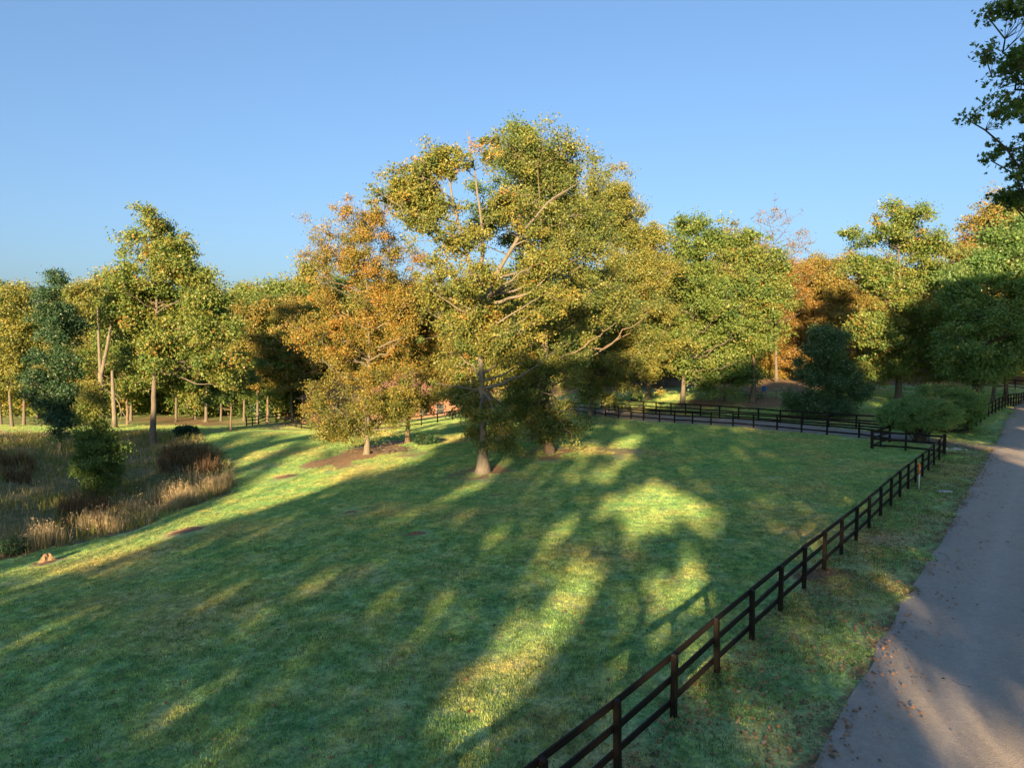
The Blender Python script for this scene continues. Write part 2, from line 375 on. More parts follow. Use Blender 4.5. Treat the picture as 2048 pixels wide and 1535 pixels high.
WEED = [G(*c)[:2] for c in [(455, 985), (380, 1015), (300, 1050), (200, 1075), (100, 1098), (0, 1120)]]
WEED += [np.array([-30, 20.]), np.array([-75, 20.]), np.array([-80, 80.])] + [G(*c)[:2] for c in [(0, 862), (90, 868), (240, 862), (330, 865), (400, 872), (440, 905), (468, 950)]]
HERO = {}   # name -> base
HB = dict(t_hickory=(965, 945), t_lean=(1100, 906), t_grey=(1067, 880), t_maple=(733, 908), t_second=(815, 885), t_gum=(1182, 833), t_small=(195, 997), t_dark=(120, 905), t_tall=(305, 888), t_sap=(462, 860),
          t_rgA=(1297, 800), t_rgB=(1365, 812), t_rgC=(1449, 803), t_rgD=(1505, 805), t_mag=(1660, 833), t_oak=(1797, 799))
for k_, c in HB.items(): HERO[k_] = G(*c)
LITTER = [(HERO['t_maple'], 5.5, 1.0), (HERO['t_second'], 5, .9), (HERO['t_hickory'], 3.2, .8), (HERO['t_lean'], 3.0, 1.0), (HERO['t_lean'] + np.array([4, 1.5, 0]), 4.5, .55), (HERO['t_rgC'] + np.array([0, -3, 0]), 9, .85), (HERO['t_rgD'], 8, .9),
          (HERO['t_mag'] + np.array([2, -1, 0]), 4, .6), (G(520, 930), 3, .5), (HERO['t_rgB'], 5, .6), (G(1520, 770), 14, 1.0), (G(1620, 775), 12, .9), (G(1350, 770), 10, .7), (G(300, 845), 12, .5), (G(80, 850), 10, .4)]
DIRT = [(G(700, 1025), .55), (G(830, 1068), .6), (G(1335, 1082), .5), (G(370, 1063), 1.3), (G(95, 1125), .9), (G(570, 955), 1.3), (G(500, 1030), .5), (G(1640, 1150), 1.4), (G(1900, 905), 1.5)]
wob_ = wob
def masks(X, Y):
    weed = inpoly(X + 1.2 * wob(X, Y, 1.6), Y + 1.2 * wob(Y, X, 1.9), WEED).astype(float)
    lit = np.zeros_like(X)
    for (c, r, a) in LITTER:
        d = np.hypot(X - c[0], (Y - c[1])) / r + .25 * wob(X, Y, r * .3)
        lit = np.maximum(lit, a * (1 - smoothstep(.35, 1.2, d)))
    # woodland floor
    wl = smoothstep(108, 116, Y + .10 * X + 2 * wob(X, Y, 7)); wr = smoothstep(100, 112, Y - .0 * X + 2 * wob(X, Y, 6)) * (X > 12)
    wood = np.maximum(wl, wr); lit = np.maximum(lit, wood * .85)
    lit = np.maximum(lit, .62 * smoothstep(72, 84, Y) * (X < -26) * (.8 + .4 * wob(X, Y, 5)))
    lit = np.maximum(lit, .36 * smoothstep(70, 78, Y) * (X > 14) * (.8 + .6 * wob(X, Y, 6)))
    # verge between fence and road
    px = (X - e0[0]) * rn[0] + (Y - e0[1]) * rn[1]
    verge = ((px < 0) & (px > -3.4)).astype(float)
    lit = np.maximum(lit, verge * (.28 + .24 * wob(X, Y, 1.1)))
    lit = np.maximum(lit, (1 - smoothstep(ROADW, ROADW + 30, px)) * (px > ROADW) * .6)
    dirt = np.zeros_like(X)
    for (c, r) in DIRT:
        d = np.hypot(X - c[0], Y - c[1]) / r + .3 * wob(X, Y, r * .5); dirt = np.maximum(dirt, .95 * (1 - smoothstep(.4, 1.15, d)))
    dd = seg_dist(X, Y, DRIVEs[::3]); dirt = np.maximum(dirt, .55 * (1 - smoothstep(1.9, 3.2, dd)))
    dirt = np.maximum(dirt, .75 * (1 - smoothstep(.02, .45, np.abs(px + .05))) )
    lit = np.maximum(lit, .3 * (dd < 5) * (X > 22))
    road = ((px > -.1) & (px < ROADW + .1))
    return weed, lit, dirt, road, dd
def ground():
    xs = np.r_[np.linspace(-900, -160, 10)[:-1], np.linspace(-160, -60, 30)[:-1], np.linspace(-60, 60, 200)[:-1], np.linspace(60, 150, 28)[:-1], np.linspace(150, 900, 14)]
    ys = np.r_[np.linspace(-600, -40, 12)[:-1], np.linspace(-40, 8, 30)[:-1], np.linspace(8, 75, 140)[:-1], np.linspace(75, 135, 80)[:-1], np.linspace(135, 200, 24)[:-1], np.linspace(200, 1400, 16)]
    X, Y = np.meshgrid(xs, ys); Z = H(X, Y)
    weed, lit, dirt, road, dd = masks(X, Y)
    Z = Z - .07 * road - .05 * (dd < 1.9)
    mnd = np.zeros_like(Z)
    for (c, r) in DIRT[:2] + DIRT[3:6]:
        mnd = np.maximum(mnd, .12 * (1 - smoothstep(.1, 1.0, np.hypot(X - c[0], Y - c[1]) / r)))
    Z = Z + mnd
    v = np.stack([X, Y, Z], -1).reshape(-1, 3); ny, nx = X.shape
    i = np.arange(ny - 1)[:, None] * nx; j = np.arange(nx - 1)[None]
    q = np.stack([i + j, i + j + 1, i + nx + j + 1, i + nx + j], -1).reshape(-1, 4)
    me = npmesh('ground', v, q, M_ground, smooth=True)
    for nm, a in (('weed', weed), ('litter', lit), ('dirt', dirt)):
        at = me.attributes.new(nm, 'FLOAT', 'POINT'); at.data.foreach_set('value', a.ravel().astype(np.float32))
    link('ground', me, kind='structure', label='gently sloping pasture ground with lawn, weedy hollow and leaf litter')
ground()
def ribbon(name, center, offs, mat_, dz, tracks=None, jit=0):
    """a strip draped on the terrain; offs = lateral offsets (right positive)"""
    c = np.array(center)[:, :2]; t = np.gradient(c, axis=0); t /= np.linalg.norm(t, axis=1, keepdims=True)
    nrm = np.stack([t[:, 1], -t[:, 0]], 1); m, k = len(c), len(offs)
    off = np.broadcast_to(np.array(offs)[None], (m, k)).copy()
    if jit:
        r = np.random.default_rng(3); e = r.normal(0, jit, (m, 2)); e = (e + np.roll(e, 1, 0)) * .6
        off[:, 0] += e[:, 0]; off[:, -1] += e[:, 1]
    pt = c[:, None] + nrm[:, None] * off[..., None]
    Z = H(pt[..., 0], pt[..., 1]) + dz
    Z[:, 0] -= .035; Z[:, -1] -= .035
    v = np.concatenate([pt, Z[..., None]], -1).reshape(-1, 3)
    i = np.arange(m - 1)[:, None] * k; j = np.arange(k - 1)[None]
    q = np.stack([i + j, i + j + 1, i + k + j + 1, i + k + j], -1).reshape(-1, 4)[:, ::-1]
    me = npmesh(name, v, q, mat_, smooth=True)
    if tracks is not None:
        a = np.broadcast_to(tracks(np.array(offs))[None], (m, k)); at = me.attributes.new('track', 'FLOAT', 'POINT'); at.data.foreach_set('value', a.ravel().astype(np.float32))
    return me
rs = np.arange(-45, 190, .5)
rc = np.array([road_edge_pt(s, 0) for s in rs])
offs = [0, .08, .6, 1.1, 1.5, 1.9, 2.3, 2.8, 3.3, 3.7, 4.1, 4.6, 5.1, ROADW - .08, ROADW]
link('road', ribbon('road', rc, offs, M_asphalt, .0, lambda o: np.exp(-((o - 1.9) / .35) ** 2) + .8 * np.exp(-((o - 3.8) / .35) ** 2), jit=.05), kind='structure', label='narrow grey asphalt lane with faint pale wheel tracks')
link('driveway', ribbon('driveway', DRIVEs, [-1.9, -1.6, -.8, 0, .8, 1.6, 1.9], M_gravel, .012, jit=.1), kind='structure', label='pale gravel driveway running between the black fences')

# ------------------------------------------------------------------ fences
def post_mesh(w=.115, h=1.32, dp=.1):
    b = MB(); c = w / 2
    hs = [-.1, h - .04, h]
    v = [(-c, -c, hs[0]), (c, -c, hs[0]), (c, c, hs[0]), (-c, c, hs[0]), (-c, -c, hs[1]), (c, -c, hs[1]), (c, c, hs[1] + .035), (-c, c, hs[1] + .035),
         (-c * .75, -c * .75, hs[2] - .01), (c * .75, -c * .75, hs[2] - .01), (c * .75, c * .8, hs[2] + .02), (-c * .75, c * .8, hs[2] + .02)]
    f = [(3, 2, 1, 0), (8, 9, 10, 11)] + [(a + o, (a + 1) % 4 + o, (a + 1) % 4 + 4 + o, a + 4 + o) for o in (0, 4) for a in range(4)]
    b.add(v, f); return b.mesh('fence_post', M_black)
ME_post = post_mesh(); ME_big = post_mesh(.19, 1.42)
ME_rail = MB().box((.5, 0, 0), (1, .038, .135)).mesh('fence_rail', M_black)
def fence(name, label, pts, rails=(1.24, .78, .30), side=-1, post=None, rail=None, big=(), jitter=.012, group='black board fences', postgap=.075, cat='fence'):
    pts = [np.array([p[0], p[1], float(H(p[0], p[1]))]) for p in pts]
    root = empty(name, pts[0], label=label, cat=cat, group=group)
    o0 = pts[0]
    for i, p in enumerate(pts):
        q = pts[min(i + 1, len(pts) - 1)] - pts[max(i - 1, 0)]; a = math.atan2(q[1], q[0])
        link('post', (ME_big if i in big else (post or ME_post)), root, tuple(p - o0), (random.gauss(0, jitter), random.gauss(0, jitter), a))
    for i in range(len(pts) - 1):
        a, b = pts[i], pts[i + 1]; d = b - a; Lh = math.hypot(d[0], d[1])
        nrm = np.array([-d[1], d[0], 0]) / Lh * (postgap * side)
        for h in rails:
            h0 = h + random.gauss(0, .014); h1 = h + random.gauss(0, .014)
            p0 = a + nrm + np.array([0, 0, h0]); p1 = b + nrm + np.array([0, 0, h1]); dd = p1 - p0
            o = link('rail', rail or ME_rail, root, tuple(p0 - o0), (0, -math.atan2(dd[2], Lh), math.atan2(dd[1], dd[0])))
            o.scale = (float(np.linalg.norm(dd)) * .996, 1, 1)
    return root
def pix_fence(pix): return [G(*c) for c in pix]
# roadside run
fa, fb = G(1347, 1432)[:2], G(1888, 909)[:2]
fd = (fb - fa) / np.linalg.norm(fb - fa); Lf = np.linalg.norm(fb - fa); nsp = 18; st = Lf / nsp
pts = [fb - fd * st * i for i in range(nsp + 8)]
fence('board_fence', 'long black three board fence along the grass verge beside the lane', pts[::-1], side=1, big=(len(pts) - 1,))
# corner notch
c1, c2 = G(1744, 897), G(1779, 884)
fence('board_fence', 'short black fence returning from the roadside corner below the round bushes', [fb, G(1811, 902), c1], side=-1, big=(2,), rails=(1.22, .72, .27))
fence('board_fence', 'very short black fence jogging back from the notch corner post to the driveway', [c1, G(1761, 890), c2], side=-1)
drive_near = [(1779, 884), (1718, 875), (1654, 869), (1603, 864.5), (1554, 859.5), (1507, 855.5), (1466, 852), (1422, 849.5), (1385, 847), (1349, 845), (1319, 842.5), (1287, 839.5), (1262, 837), (1237, 835), (1211, 832), (1190, 829.5), (1150, 826), (1133, 824)]
fence('board_fence', 'long black fence along the lawn side of the gravel driveway', pix_fence(drive_near), side=-1)
drive_far = [(1764, 861), (1712, 857), (1657, 853.5), (1605, 849), (1560, 845.5), (1517, 841.5), (1477, 838.5), (1439, 835), (1401, 832), (1371, 829.5), (1342, 828), (1312, 826), (1286, 824.5), (1258, 822), (1230, 819.5), (1202, 817)]
fence('board_fence', 'long black fence along the far side of the gravel driveway', [G(1934, 867), G(1880, 866), G(1820, 864)] + pix_fence(drive_far), side=1, big=(0,))
left_run = [(1117, 821), (1084, 818), (1048, 819), (1013, 822), (985, 826), (960, 831), (934, 836), (905, 840), (875, 845.5), (843, 851), (815, 855), (785, 858.5), (752, 861), (720, 862.5), (690, 863), (660, 862), (625, 860), (603, 858), (592, 855.5), (571, 851)]
fence('board_fence', 'black fence curving down the slope behind the big trees from the driveway opening', pix_fence(left_run), side=1)
fence('board_fence', 'black fence with a stepped corner left of the brick house beyond the lawn', pix_fence([(493, 852), (505, 851), (517, 849), (531, 843.5), (552, 842), (575, 841), (598, 839), (622, 837), (650, 835), (680, 833)]), side=1)
ra = G(1934, 867)[:2]; rb = G(2046, 806)[:2]; rdir = (rb - ra) / np.linalg.norm(rb - ra)
fence('board_fence', 'black fence along the lane beyond the driveway mouth and the round bushes', [ra + rdir * 2.1 * i + rn * .0 for i in range(24)], side=1, big=(0,))
fence('board_fence', 'black fence at the wood edge behind the weedy hollow at far left', pix_fence([(-60, 836), (-30, 835), (2, 834), (33, 833), (64, 832), (95, 829), (122, 828)]), side=1)
fence('board_fence', 'black fence at the wood edge behind the tall left tree', pix_fence([(225, 822), (255, 821), (282, 820.5), (308, 820), (333, 819.5), (357, 819), (381, 818.5), (405, 818), (428, 817.5), (452, 817), (476, 816.5), (500, 816), (524, 815.5), (548, 815), (572, 814.5), (596, 814)]), side=1)
fence('board_fence', 'black fence far back among the trees at right', pix_fence([(1878, 762), (1895, 763.5), (1925, 766), (1960, 772), (1995, 775), (2030, 778), (2070, 781)]), side=1)
fence('board_fence', 'tiny piece of black fence seen in the gap between trees beyond the driveway', pix_fence([(1262, 803), (1281, 804)]), side=1)

# pen of split rails
ME_gpost = MB().tube([(0, 0, -.1), (0, 0, .6), (0, 0, 1.2)], [.075, .07, .06], 6).mesh('pen_post', M_grey_wood)
ME_grail = MB().tube([(0, 0, 0), (.5, 0, -.015), (1, 0, 0)], [.04, .055, .04], 5).mesh('pen_rail', M_grey_wood)
pen = pix_fence([(1441, 798), (1470, 797.5), (1500, 799), (1530, 800), (1552, 797.5), (1574, 795), (1592, 790), (1612, 784)])
pr = fence('split_rail_fence', 'weathered grey split rail pen with wire mesh around the picnic table', pen, rails=(1.08, .62), side=1, post=ME_gpost, rail=ME_grail, group='grey split rail pens', postgap=.02)
wm = MB()
for a, b in zip(pen[:-1], pen[1:]):
    for h in (.2, .4, .6, .85, 1.0): wm.bar(a + np.array([0, 0, h]) - pen[0], b + np.array([0, 0, h]) - pen[0], .008, .008)
    for k in range(9):
        q = a + (b - a) * (k + .5) / 9 - pen[0]; wm.bar(q, q + np.array([0, 0, 1.0]), .008, .008)
wm.build('wire_mesh', M_wire, pr)

# ------------------------------------------------------------------ sunlit patches of the ground: gaps in the shade trees behind the camera
LITPX = [
 [(0,1060),(50,1052),(70,1075),(110,1068),(130,1085),(60,1110),(0,1120)],[(180,1040),(230,1020),(260,1008),(270,1025),(300,1015),(310,1040),(230,1065),(190,1070)],[(350,995),(400,975),(460,958),(470,972),(400,1005),(355,1010)],
 [(0,975),(80,985),(160,1000),(150,1012),(60,1005),(0,1000)],[(0,885),(70,872),(95,876),(60,892),(0,902)],[(240,968),(330,940),(350,946),(270,978)],[(150,905),(250,880),(262,888),(180,918)],[(230,842),(330,828),(380,826),(330,838),(240,852)],
 [(0,1192),(120,1155),(300,1092),(420,1050),(560,1010),(700,955),(860,925),(870,890),(800,880),(700,905),(600,930),(460,1000),(300,1060),(150,1100),(0,1145)],
 [(440,1000),(540,940),(600,900),(650,893),(640,920),(560,955),(470,1005)],
 [(420,935),(520,900),(560,880),(600,875),(590,890),(500,930),(430,950)],
 [(385,880),(460,862),(470,868),(400,890)],[(470,890),(520,862),(545,865),(490,895)],[(560,878),(600,860),(625,866),(590,885)],
 [(735,1030),(800,995),(812,1000),(790,1012),(745,1035)],[(740,1070),(790,1040),(850,1010),(920,985),(945,940),(985,915),(1010,930),(985,965),(900,1010),(830,1040),(750,1080)],
 [(1095,905),(1150,885),(1195,880),(1190,905),(1120,918)],[(1160,860),(1195,842),(1200,858),(1180,875)],[(1225,850),(1250,845),(1250,862),(1232,864)],
 [(1095,990),(1110,970),(1150,935),(1165,940),(1140,975),(1110,995)],[(1180,950),(1215,925),(1260,905),(1270,920),(1240,950),(1215,965),(1185,970)],[(1075,950),(1105,935),(1100,950),(1080,965)],
 [(1195,910),(1235,880),(1275,870),(1280,890),(1240,912)],
 [(1170,1040),(1215,995),(1255,980),(1255,1010),(1210,1045)],[(1065,1110),(1090,1070),(1150,1040),(1165,1055),(1120,1100),(1075,1125)],
 [(1235,1050),(1245,1000),(1290,955),(1330,960),(1345,990),(1400,1000),(1435,1020),(1435,1075),(1410,1080),(1390,1040),(1345,1045),(1300,1085),(1250,1100)],
 [(1395,1065),(1435,1060),(1435,1080),(1405,1085)],
 [(1278,1200),(1285,1150),(1310,1120),(1370,1115),(1432,1125),(1430,1160),(1400,1190),(1380,1230),(1372,1290),(1290,1290)],
 [(790,1535),(840,1420),(900,1345),(1010,1260),(1090,1190),(1130,1130),(1180,1100),(1205,1130),(1190,1210),(1165,1265),(1120,1330),(1065,1400),(1000,1470),(960,1535)],
 [(470,1225),(560,1195),(690,1130),(688,1150),(600,1195),(490,1235)],[(230,1475),(330,1410),(450,1345),(445,1365),(340,1430),(240,1490)],
 [(1090,1535),(1140,1480),(1210,1440),(1215,1470),(1170,1535)],[(1225,1345),(1275,1290),(1300,1300),(1260,1360)],
 [(1340,1270),(1385,1210),(1400,1240),(1345,1290)],
 [(1410,1340),(1480,1290),(1520,1300),(1470,1370),(1430,1400)],
 [(1400,1535),(1440,1470),(1520,1400),(1590,1440),(1615,1535)],
 [(1640,1130),(1690,1110),(1700,1150),(1745,1230),(1752,1290),(1720,1290),(1680,1200)],
 [(1575,1240),(1600,1225),(1625,1270),(1600,1300)],
 [(1745,1290),(1795,1290),(1822,1345),(1800,1350)],[(1850,1350),(1890,1380),(1980,1455),(2048,1510),(2048,1535),(2005,1535),(1910,1430)],
 [(1738,1410),(1752,1420),(1795,1535),(1772,1535)],[(1690,1440),(1705,1470),(1725,1535),(1700,1535)],
]
LITW = [np.array([G(*c)[:2] for c in pl]) for pl in LITPX]
_TA = math.tan(SUN_AZ_TRAVEL)
def ymax_shade(x, y):
    return np.interp(x - _TA * (y - 45), [-90, -60, -50, -46, -42, -30, -20, -14, -10, -6, -3, 0, 3, 8, 14, 22, 30, 40, 60],
                     [70, 85, 98, 90, 84, 78, 60, 54, 58, 68, 74, 77, 78, 82, 94, 106, 114, 122, 130])
def lit_keep(pts, soft=.35):
    """True where a leaf may stay: its shadow does not fall on a sunlit patch"""
    p = np.asarray(pts); z0 = np.zeros(len(p))
    for _ in range(2):
        t = (p[:, 2] - z0) / sun_to[2]; x = p[:, 0] - sun_to[0] * t; y = p[:, 1] - sun_to[1] * t
        z0 = H(x, y)
    t = (p[:, 2] - z0) / sun_to[2]; x = p[:, 0] - sun_to[0] * t; y = p[:, 1] - sun_to[1] * t
    x = x + rng.normal(0, soft * .5, len(p)) + .3 * wob(x, y, .9); y = y + rng.normal(0, soft * 1.6, len(p))
    keep = y < ymax_shade(x, y) + 3 * wob(x, y, 4)
    for pl in LITW:
        mn, mx = pl.min(0), pl.max(0); s = (x > mn[0]) & (x < mx[0]) & (y > mn[1]) & (y < mx[1])
        if s.any():
            idx = np.nonzero(s)[0]; keep[idx[inpoly(x[idx], y[idx], pl)]] = False
    return keep

# ------------------------------------------------------------------ trees
def unit(v): return v / (np.linalg.norm(v, axis=-1, keepdims=True) + 1e-9)
def leaf_cloud(centers, rads, nper, size, up=.35, flat=.65, r=rng, shape='diamond', droop=0.0):
    m = len(centers); N = m * nper
    c = np.repeat(centers, nper, 0); rr = np.repeat(rads, nper)
    off = r.normal(0, 1, (N, 3)); off = off * .58 * rr[:, None]; off[:, 2] *= flat
    off[:, 2] -= droop * np.hypot(off[:, 0], off[:, 1])
    p = c + off
    nrm = unit(r.normal(0, 1, (N, 3)) + np.array([0, 0, up]) + unit(off) * .45)
    a = unit(np.cross(nrm, r.normal(0, 1, (N, 3)))); b = np.cross(nrm, a)
    s = size * r.uniform(.65, 1.3, N)[:, None]
    return p, a * s, b * s * .62, nrm
def leaf_mesh(name, mat_, p, a, b, nrm, tint):
    N = len(p)
    v = np.stack([p - a * .5, p + a * .32 + b * .62, p + a * .32 - b * .62], 1)
    q = np.arange(N * 3).reshape(-1, 3)
    return npmesh(name, v.reshape(-1, 3), q, mat_, tint)
def star_mesh(name, mat_, p, a, b, nrm, tint):
    """lobed oak leaves: a fan outline of seven lobes"""
    N = len(p); ang = np.array([0, 24, 48, 78, 110, 180, 250, 282, 312, 336]) * math.pi / 180
    rad = np.array([1, .36, .85, .28, .72, .5, .72, .28, .85, .36]) * .5
    k = len(ang)
    v = p[:, None] + (np.cos(ang) * rad)[None, :, None] * a[:, None] + (np.sin(ang) * rad * 1.5)[None, :, None] * b[:, None]
    v = np.concatenate([p[:, None], v], 1)
    i = np.arange(k); tri = np.stack([np.zeros(k, int), 1 + i, 1 + (i + 1) % k], 1)
    f = (np.arange(N)[:, None, None] * (k + 1) + tri[None]).reshape(-1, 3)
    return npmesh(name, v.reshape(-1, 3), f, mat_, np.repeat(tint, k))
def bez(a, c, b, m):
    t = np.linspace(0, 1, m)[:, None]; return (1 - t) ** 2 * a + 2 * t * (1 - t) * c + t * t * b
def grow(trunk, r0, blobs, nclump, clump_r, nper, leaf, bark_='grey', leafm='green', nlimb=40, limb_r=.13, first=.3, gap=.0, tint=(.45, .2), seed=1,
         twig_r=.022, flare=1.7, keepfn=None, star=False, flat=.65, droop=0., shell=2.0, extra_trunks=(), bare=(), noleaf_top=None, up=.35, pad=1.5, fine=1.2, tz=None):
    """trunk: polyline of points (local). blobs: list of (cx,cy,cz,rx,ry,rz). Returns trunk mesh, crown mesh"""
    r = np.random.default_rng(seed); nper = int(nper * 1.25 * (1 if star else 1.6 * fine)); leaf = leaf * (1.25 if star else 1.08 / fine ** .5); r0 = r0 * .78
    trunk = np.array(trunk, float)
    bl = np.array(blobs, float); wgt = (bl[:, 3] * bl[:, 4] + bl[:, 4] * bl[:, 5] + bl[:, 3] * bl[:, 5]); wgt = wgt ** .75; wgt /= wgt.sum()
    C = []
    tries = 0
    while sum(len(c) for c in C) < nclump and tries < 30:
        k = r.choice(len(bl), nclump // 3, p=wgt); d = unit(r.normal(0, 1, (len(k), 3))) * (r.random(len(k)) ** (1 / (3 * shell / 2.)))[:, None]
        c = bl[k, :3] + d * bl[k, 3:]
        g = wob(c[:, 0] + c[:, 2] * .7 + seed, c[:, 1] - c[:, 2] * .5, 1.3) + .6 * wob(c[:, 2] + seed * 3, c[:, 0] + c[:, 1], .8)
        c = c[g > gap - 1.2 + .0]
        npd = 6; pr_ = pad * r.uniform(.6, 1.4, len(c)); o3 = r.normal(0, 1, (len(c), npd, 3)) * np.array([.60, .60, .38]); c = (c[:, None] + o3 * pr_[:, None, None]).reshape(-1, 3)
        C.append(c); tries += 1
    C = np.concatenate(C)[:nclump]; C[:, 2] = np.maximum(C[:, 2], .5)
    if keepfn is not None: C = C[keepfn(C)]
    # limbs
    V, Q, nv = [], [], 0
    def put(pts, rad, k):
        nonlocal nv
        v, q = tube_arrays(pts, rad, k); V.append(v); Q.append(q + nv); nv += len(v)
    tl = resample(trunk, .5); hz = tl[:, 2] - tl[0, 2]; Ht = hz[-1]
    wb = np.cumsum(r.normal(0, .018, (len(tl), 2)), 0); wb -= np.linspace(0, 1, len(tl))[:, None] * wb[-1]; tl[:, :2] += wb
    rt = r0 * (1 - .90 * (hz / Ht) ** .9) ; rt = rt + r0 * (flare - 1) * np.exp(-(hz / .8) ** .8)
    tl[0, 2] -= .15; put(tl, rt, 10)
    if flare > 1.2:
        for kk in range(6):
            an = kk * 1.05 + r.random() * .5; dv = np.array([math.cos(an), math.sin(an), 0])
            put(bez(tl[0] + np.array([0, 0, .55 + r0]) + dv * r0 * .5, tl[0] + dv * r0 * .9 + np.array([0, 0, .25]), tl[0] + dv * (r0 * 2.1) + np.array([0, 0, 0.02]), 5), np.linspace(r0 * .3, r0 * .16, 5), 5)
    trunks = [(tl, rt)]
    for (et, er) in extra_trunks:
        e = resample(np.array(et, float), .5); er_ = np.linspace(er, er * .15, len(e)); put(e, er_, 8); trunks.append((e, er_))
    allp = np.concatenate([t_[0][max(1, int(first * len(t_[0]))) if i == 0 else 1:] for i, t_ in enumerate(trunks)])
    allr = np.concatenate([t_[1][max(1, int(first * len(t_[1]))) if i == 0 else 1:] for i, t_ in enumerate(trunks)])
    # farthest-point targets
    S = C[r.permutation(len(C))[:min(len(C), 500)]]
    sel = [0]; dmin = np.linalg.norm(S - S[0], axis=1)
    for _ in range(min(nlimb, len(S)) - 1):
        k = int(np.argmax(dmin)); sel.append(k); dmin = np.minimum(dmin, np.linalg.norm(S - S[k], axis=1))
    LP = [allp]; 
    for k in sel:
        T = S[k]
        dh = np.hypot(allp[:, 0] - T[0], allp[:, 1] - T[1]); cost = np.abs((T[2] - allp[:, 2]) - dh * .55) + dh * .35
        j = int(np.argmin(cost)); A_ = allp[j]; hd = T - A_; Ld = np.linalg.norm(hd)
        if Ld < .8: continue
        ctrl_ = A_ + hd * .5 + np.array([r.normal(0, .07) * Ld, r.normal(0, .07) * Ld, -.12 * Ld + r.normal(0, .05) * Ld])
        m = max(4, int(Ld / .6)); pt = bez(A_, ctrl_, T, m)
        pt[1:-1] += r.normal(0, .05 + .012 * Ld, (m - 2, 3)) * .8
        rr = min(limb_r * (Ld / 7) ** .6, allr[j] * .7); put(pt, np.linspace(rr, .018, m) , 6 if rr > .06 else 4); LP.append(pt[1:])
    LP = np.concatenate(LP)
    # twigs to each clump
    for c in C[:int(len(C))]:
        d = np.linalg.norm(LP - c, axis=1) + np.maximum(0, LP[:, 2] - c[2]) * .8; j = int(np.argmin(d)); a = LP[j]; Ld = np.linalg.norm(c - a)
        if Ld < .25: continue
        mid = (a + c) / 2 + np.array([0, 0, -.08 * Ld]) + r.normal(0, .06, 3) * Ld
        put(np.array([a, mid, c]), np.array([twig_r * (1 + Ld * .35), twig_r * .8, .008]), 3)
    for (pts, ra_, rb_) in bare:
        p = resample(np.array(pts, float), .4); p[1:-1] += r.normal(0, .03, (len(p) - 2, 3)); put(p, np.linspace(ra_, rb_, len(p)), 5)
    tm = npmesh('trunk', np.concatenate(V), [np.concatenate(Q)], BK[bark_], smooth=True)
    rads = clump_r * r.uniform(.6, 1.45, len(C))
    if noleaf_top is not None: C2 = C[(r.random(len(C)) > noleaf_top(C))]; rads = rads[:len(C2)]
    else: C2 = C
    p, a, b, nn = leaf_cloud(C2, rads, nper, leaf, up=up, flat=flat, r=r, droop=droop)
    ct = np.repeat(r.normal(0, tint[1] * .55, len(C2)), nper)
    tt = np.clip(tint[0] + ct + r.normal(0, tint[1] * .6, len(p)) + (r.random(len(p)) < .012) * .4, 0, .97)
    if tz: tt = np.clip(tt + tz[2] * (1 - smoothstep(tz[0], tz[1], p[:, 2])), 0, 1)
    cm = (star_mesh if star else leaf_mesh)('crown', L[leafm], p, a, b, nn, tt)
    return tm, cm
def plant(name, base, meshes, label, cat='tree', group=None, rz=0, s=1.0, sz=1.0, leafm=None, crown='crown'):
    root = empty(name, tuple(base), rz, label=label, cat=cat, group=group)
    for nm, me in zip(('trunk', crown), meshes):
        o = link(nm, me, root); o.scale = (s, s, s * sz)
        if nm == crown and leafm: o.material_slots[0].link = 'OBJECT'; o.material_slots[0].material = L[leafm]
    return root
def local(base, u, v, dd=0.0):
    """point seen at this bearing, dd metres behind the tree's own distance, in the tree's own frame"""
    return P(u, v, base[1] + dd) - base
def blobs_px(base, lst):
    """(u, v, half width px, half height px[, depth offset, depth radius])"""
    out = []
    for e in lst:
        u, v, ru, rv = e[:4]; dd = e[4] if len(e) > 4 else 0; c = local(base, u, v, dd); k = (base[1] + dd) / F
        rx, rz = ru * k, rv * k; ry = e[5] if len(e) > 5 else (rx + rz) / 2
        out.append((c[0], c[1], c[2], rx, ry, rz))
    return out
def hero(name, key, tp, r0, blobs, label, **k):
    base = np.array(key, float); tr = [(0, 0, 0)] + [tuple(local(base, *t)) for t in tp]
    kw = dict(k); lm = kw.pop('leafm', 'green'); cat = kw.pop('cat', 'tree'); grp = kw.pop('group', None)
    if 'ext' in kw: kw['extra_trunks'] = [([local(base, *q) for q in e], er) for (e, er) in kw.pop('ext')]
    if 'barepx' in kw: kw['bare'] = [([local(base, *q) for q in e], a_, b_) for (e, a_, b_) in kw.pop('barepx')]
    ms = grow(tr, r0, blobs_px(base, blobs), leafm=lm, **kw)
    return plant(name, base, ms, label, cat, grp)

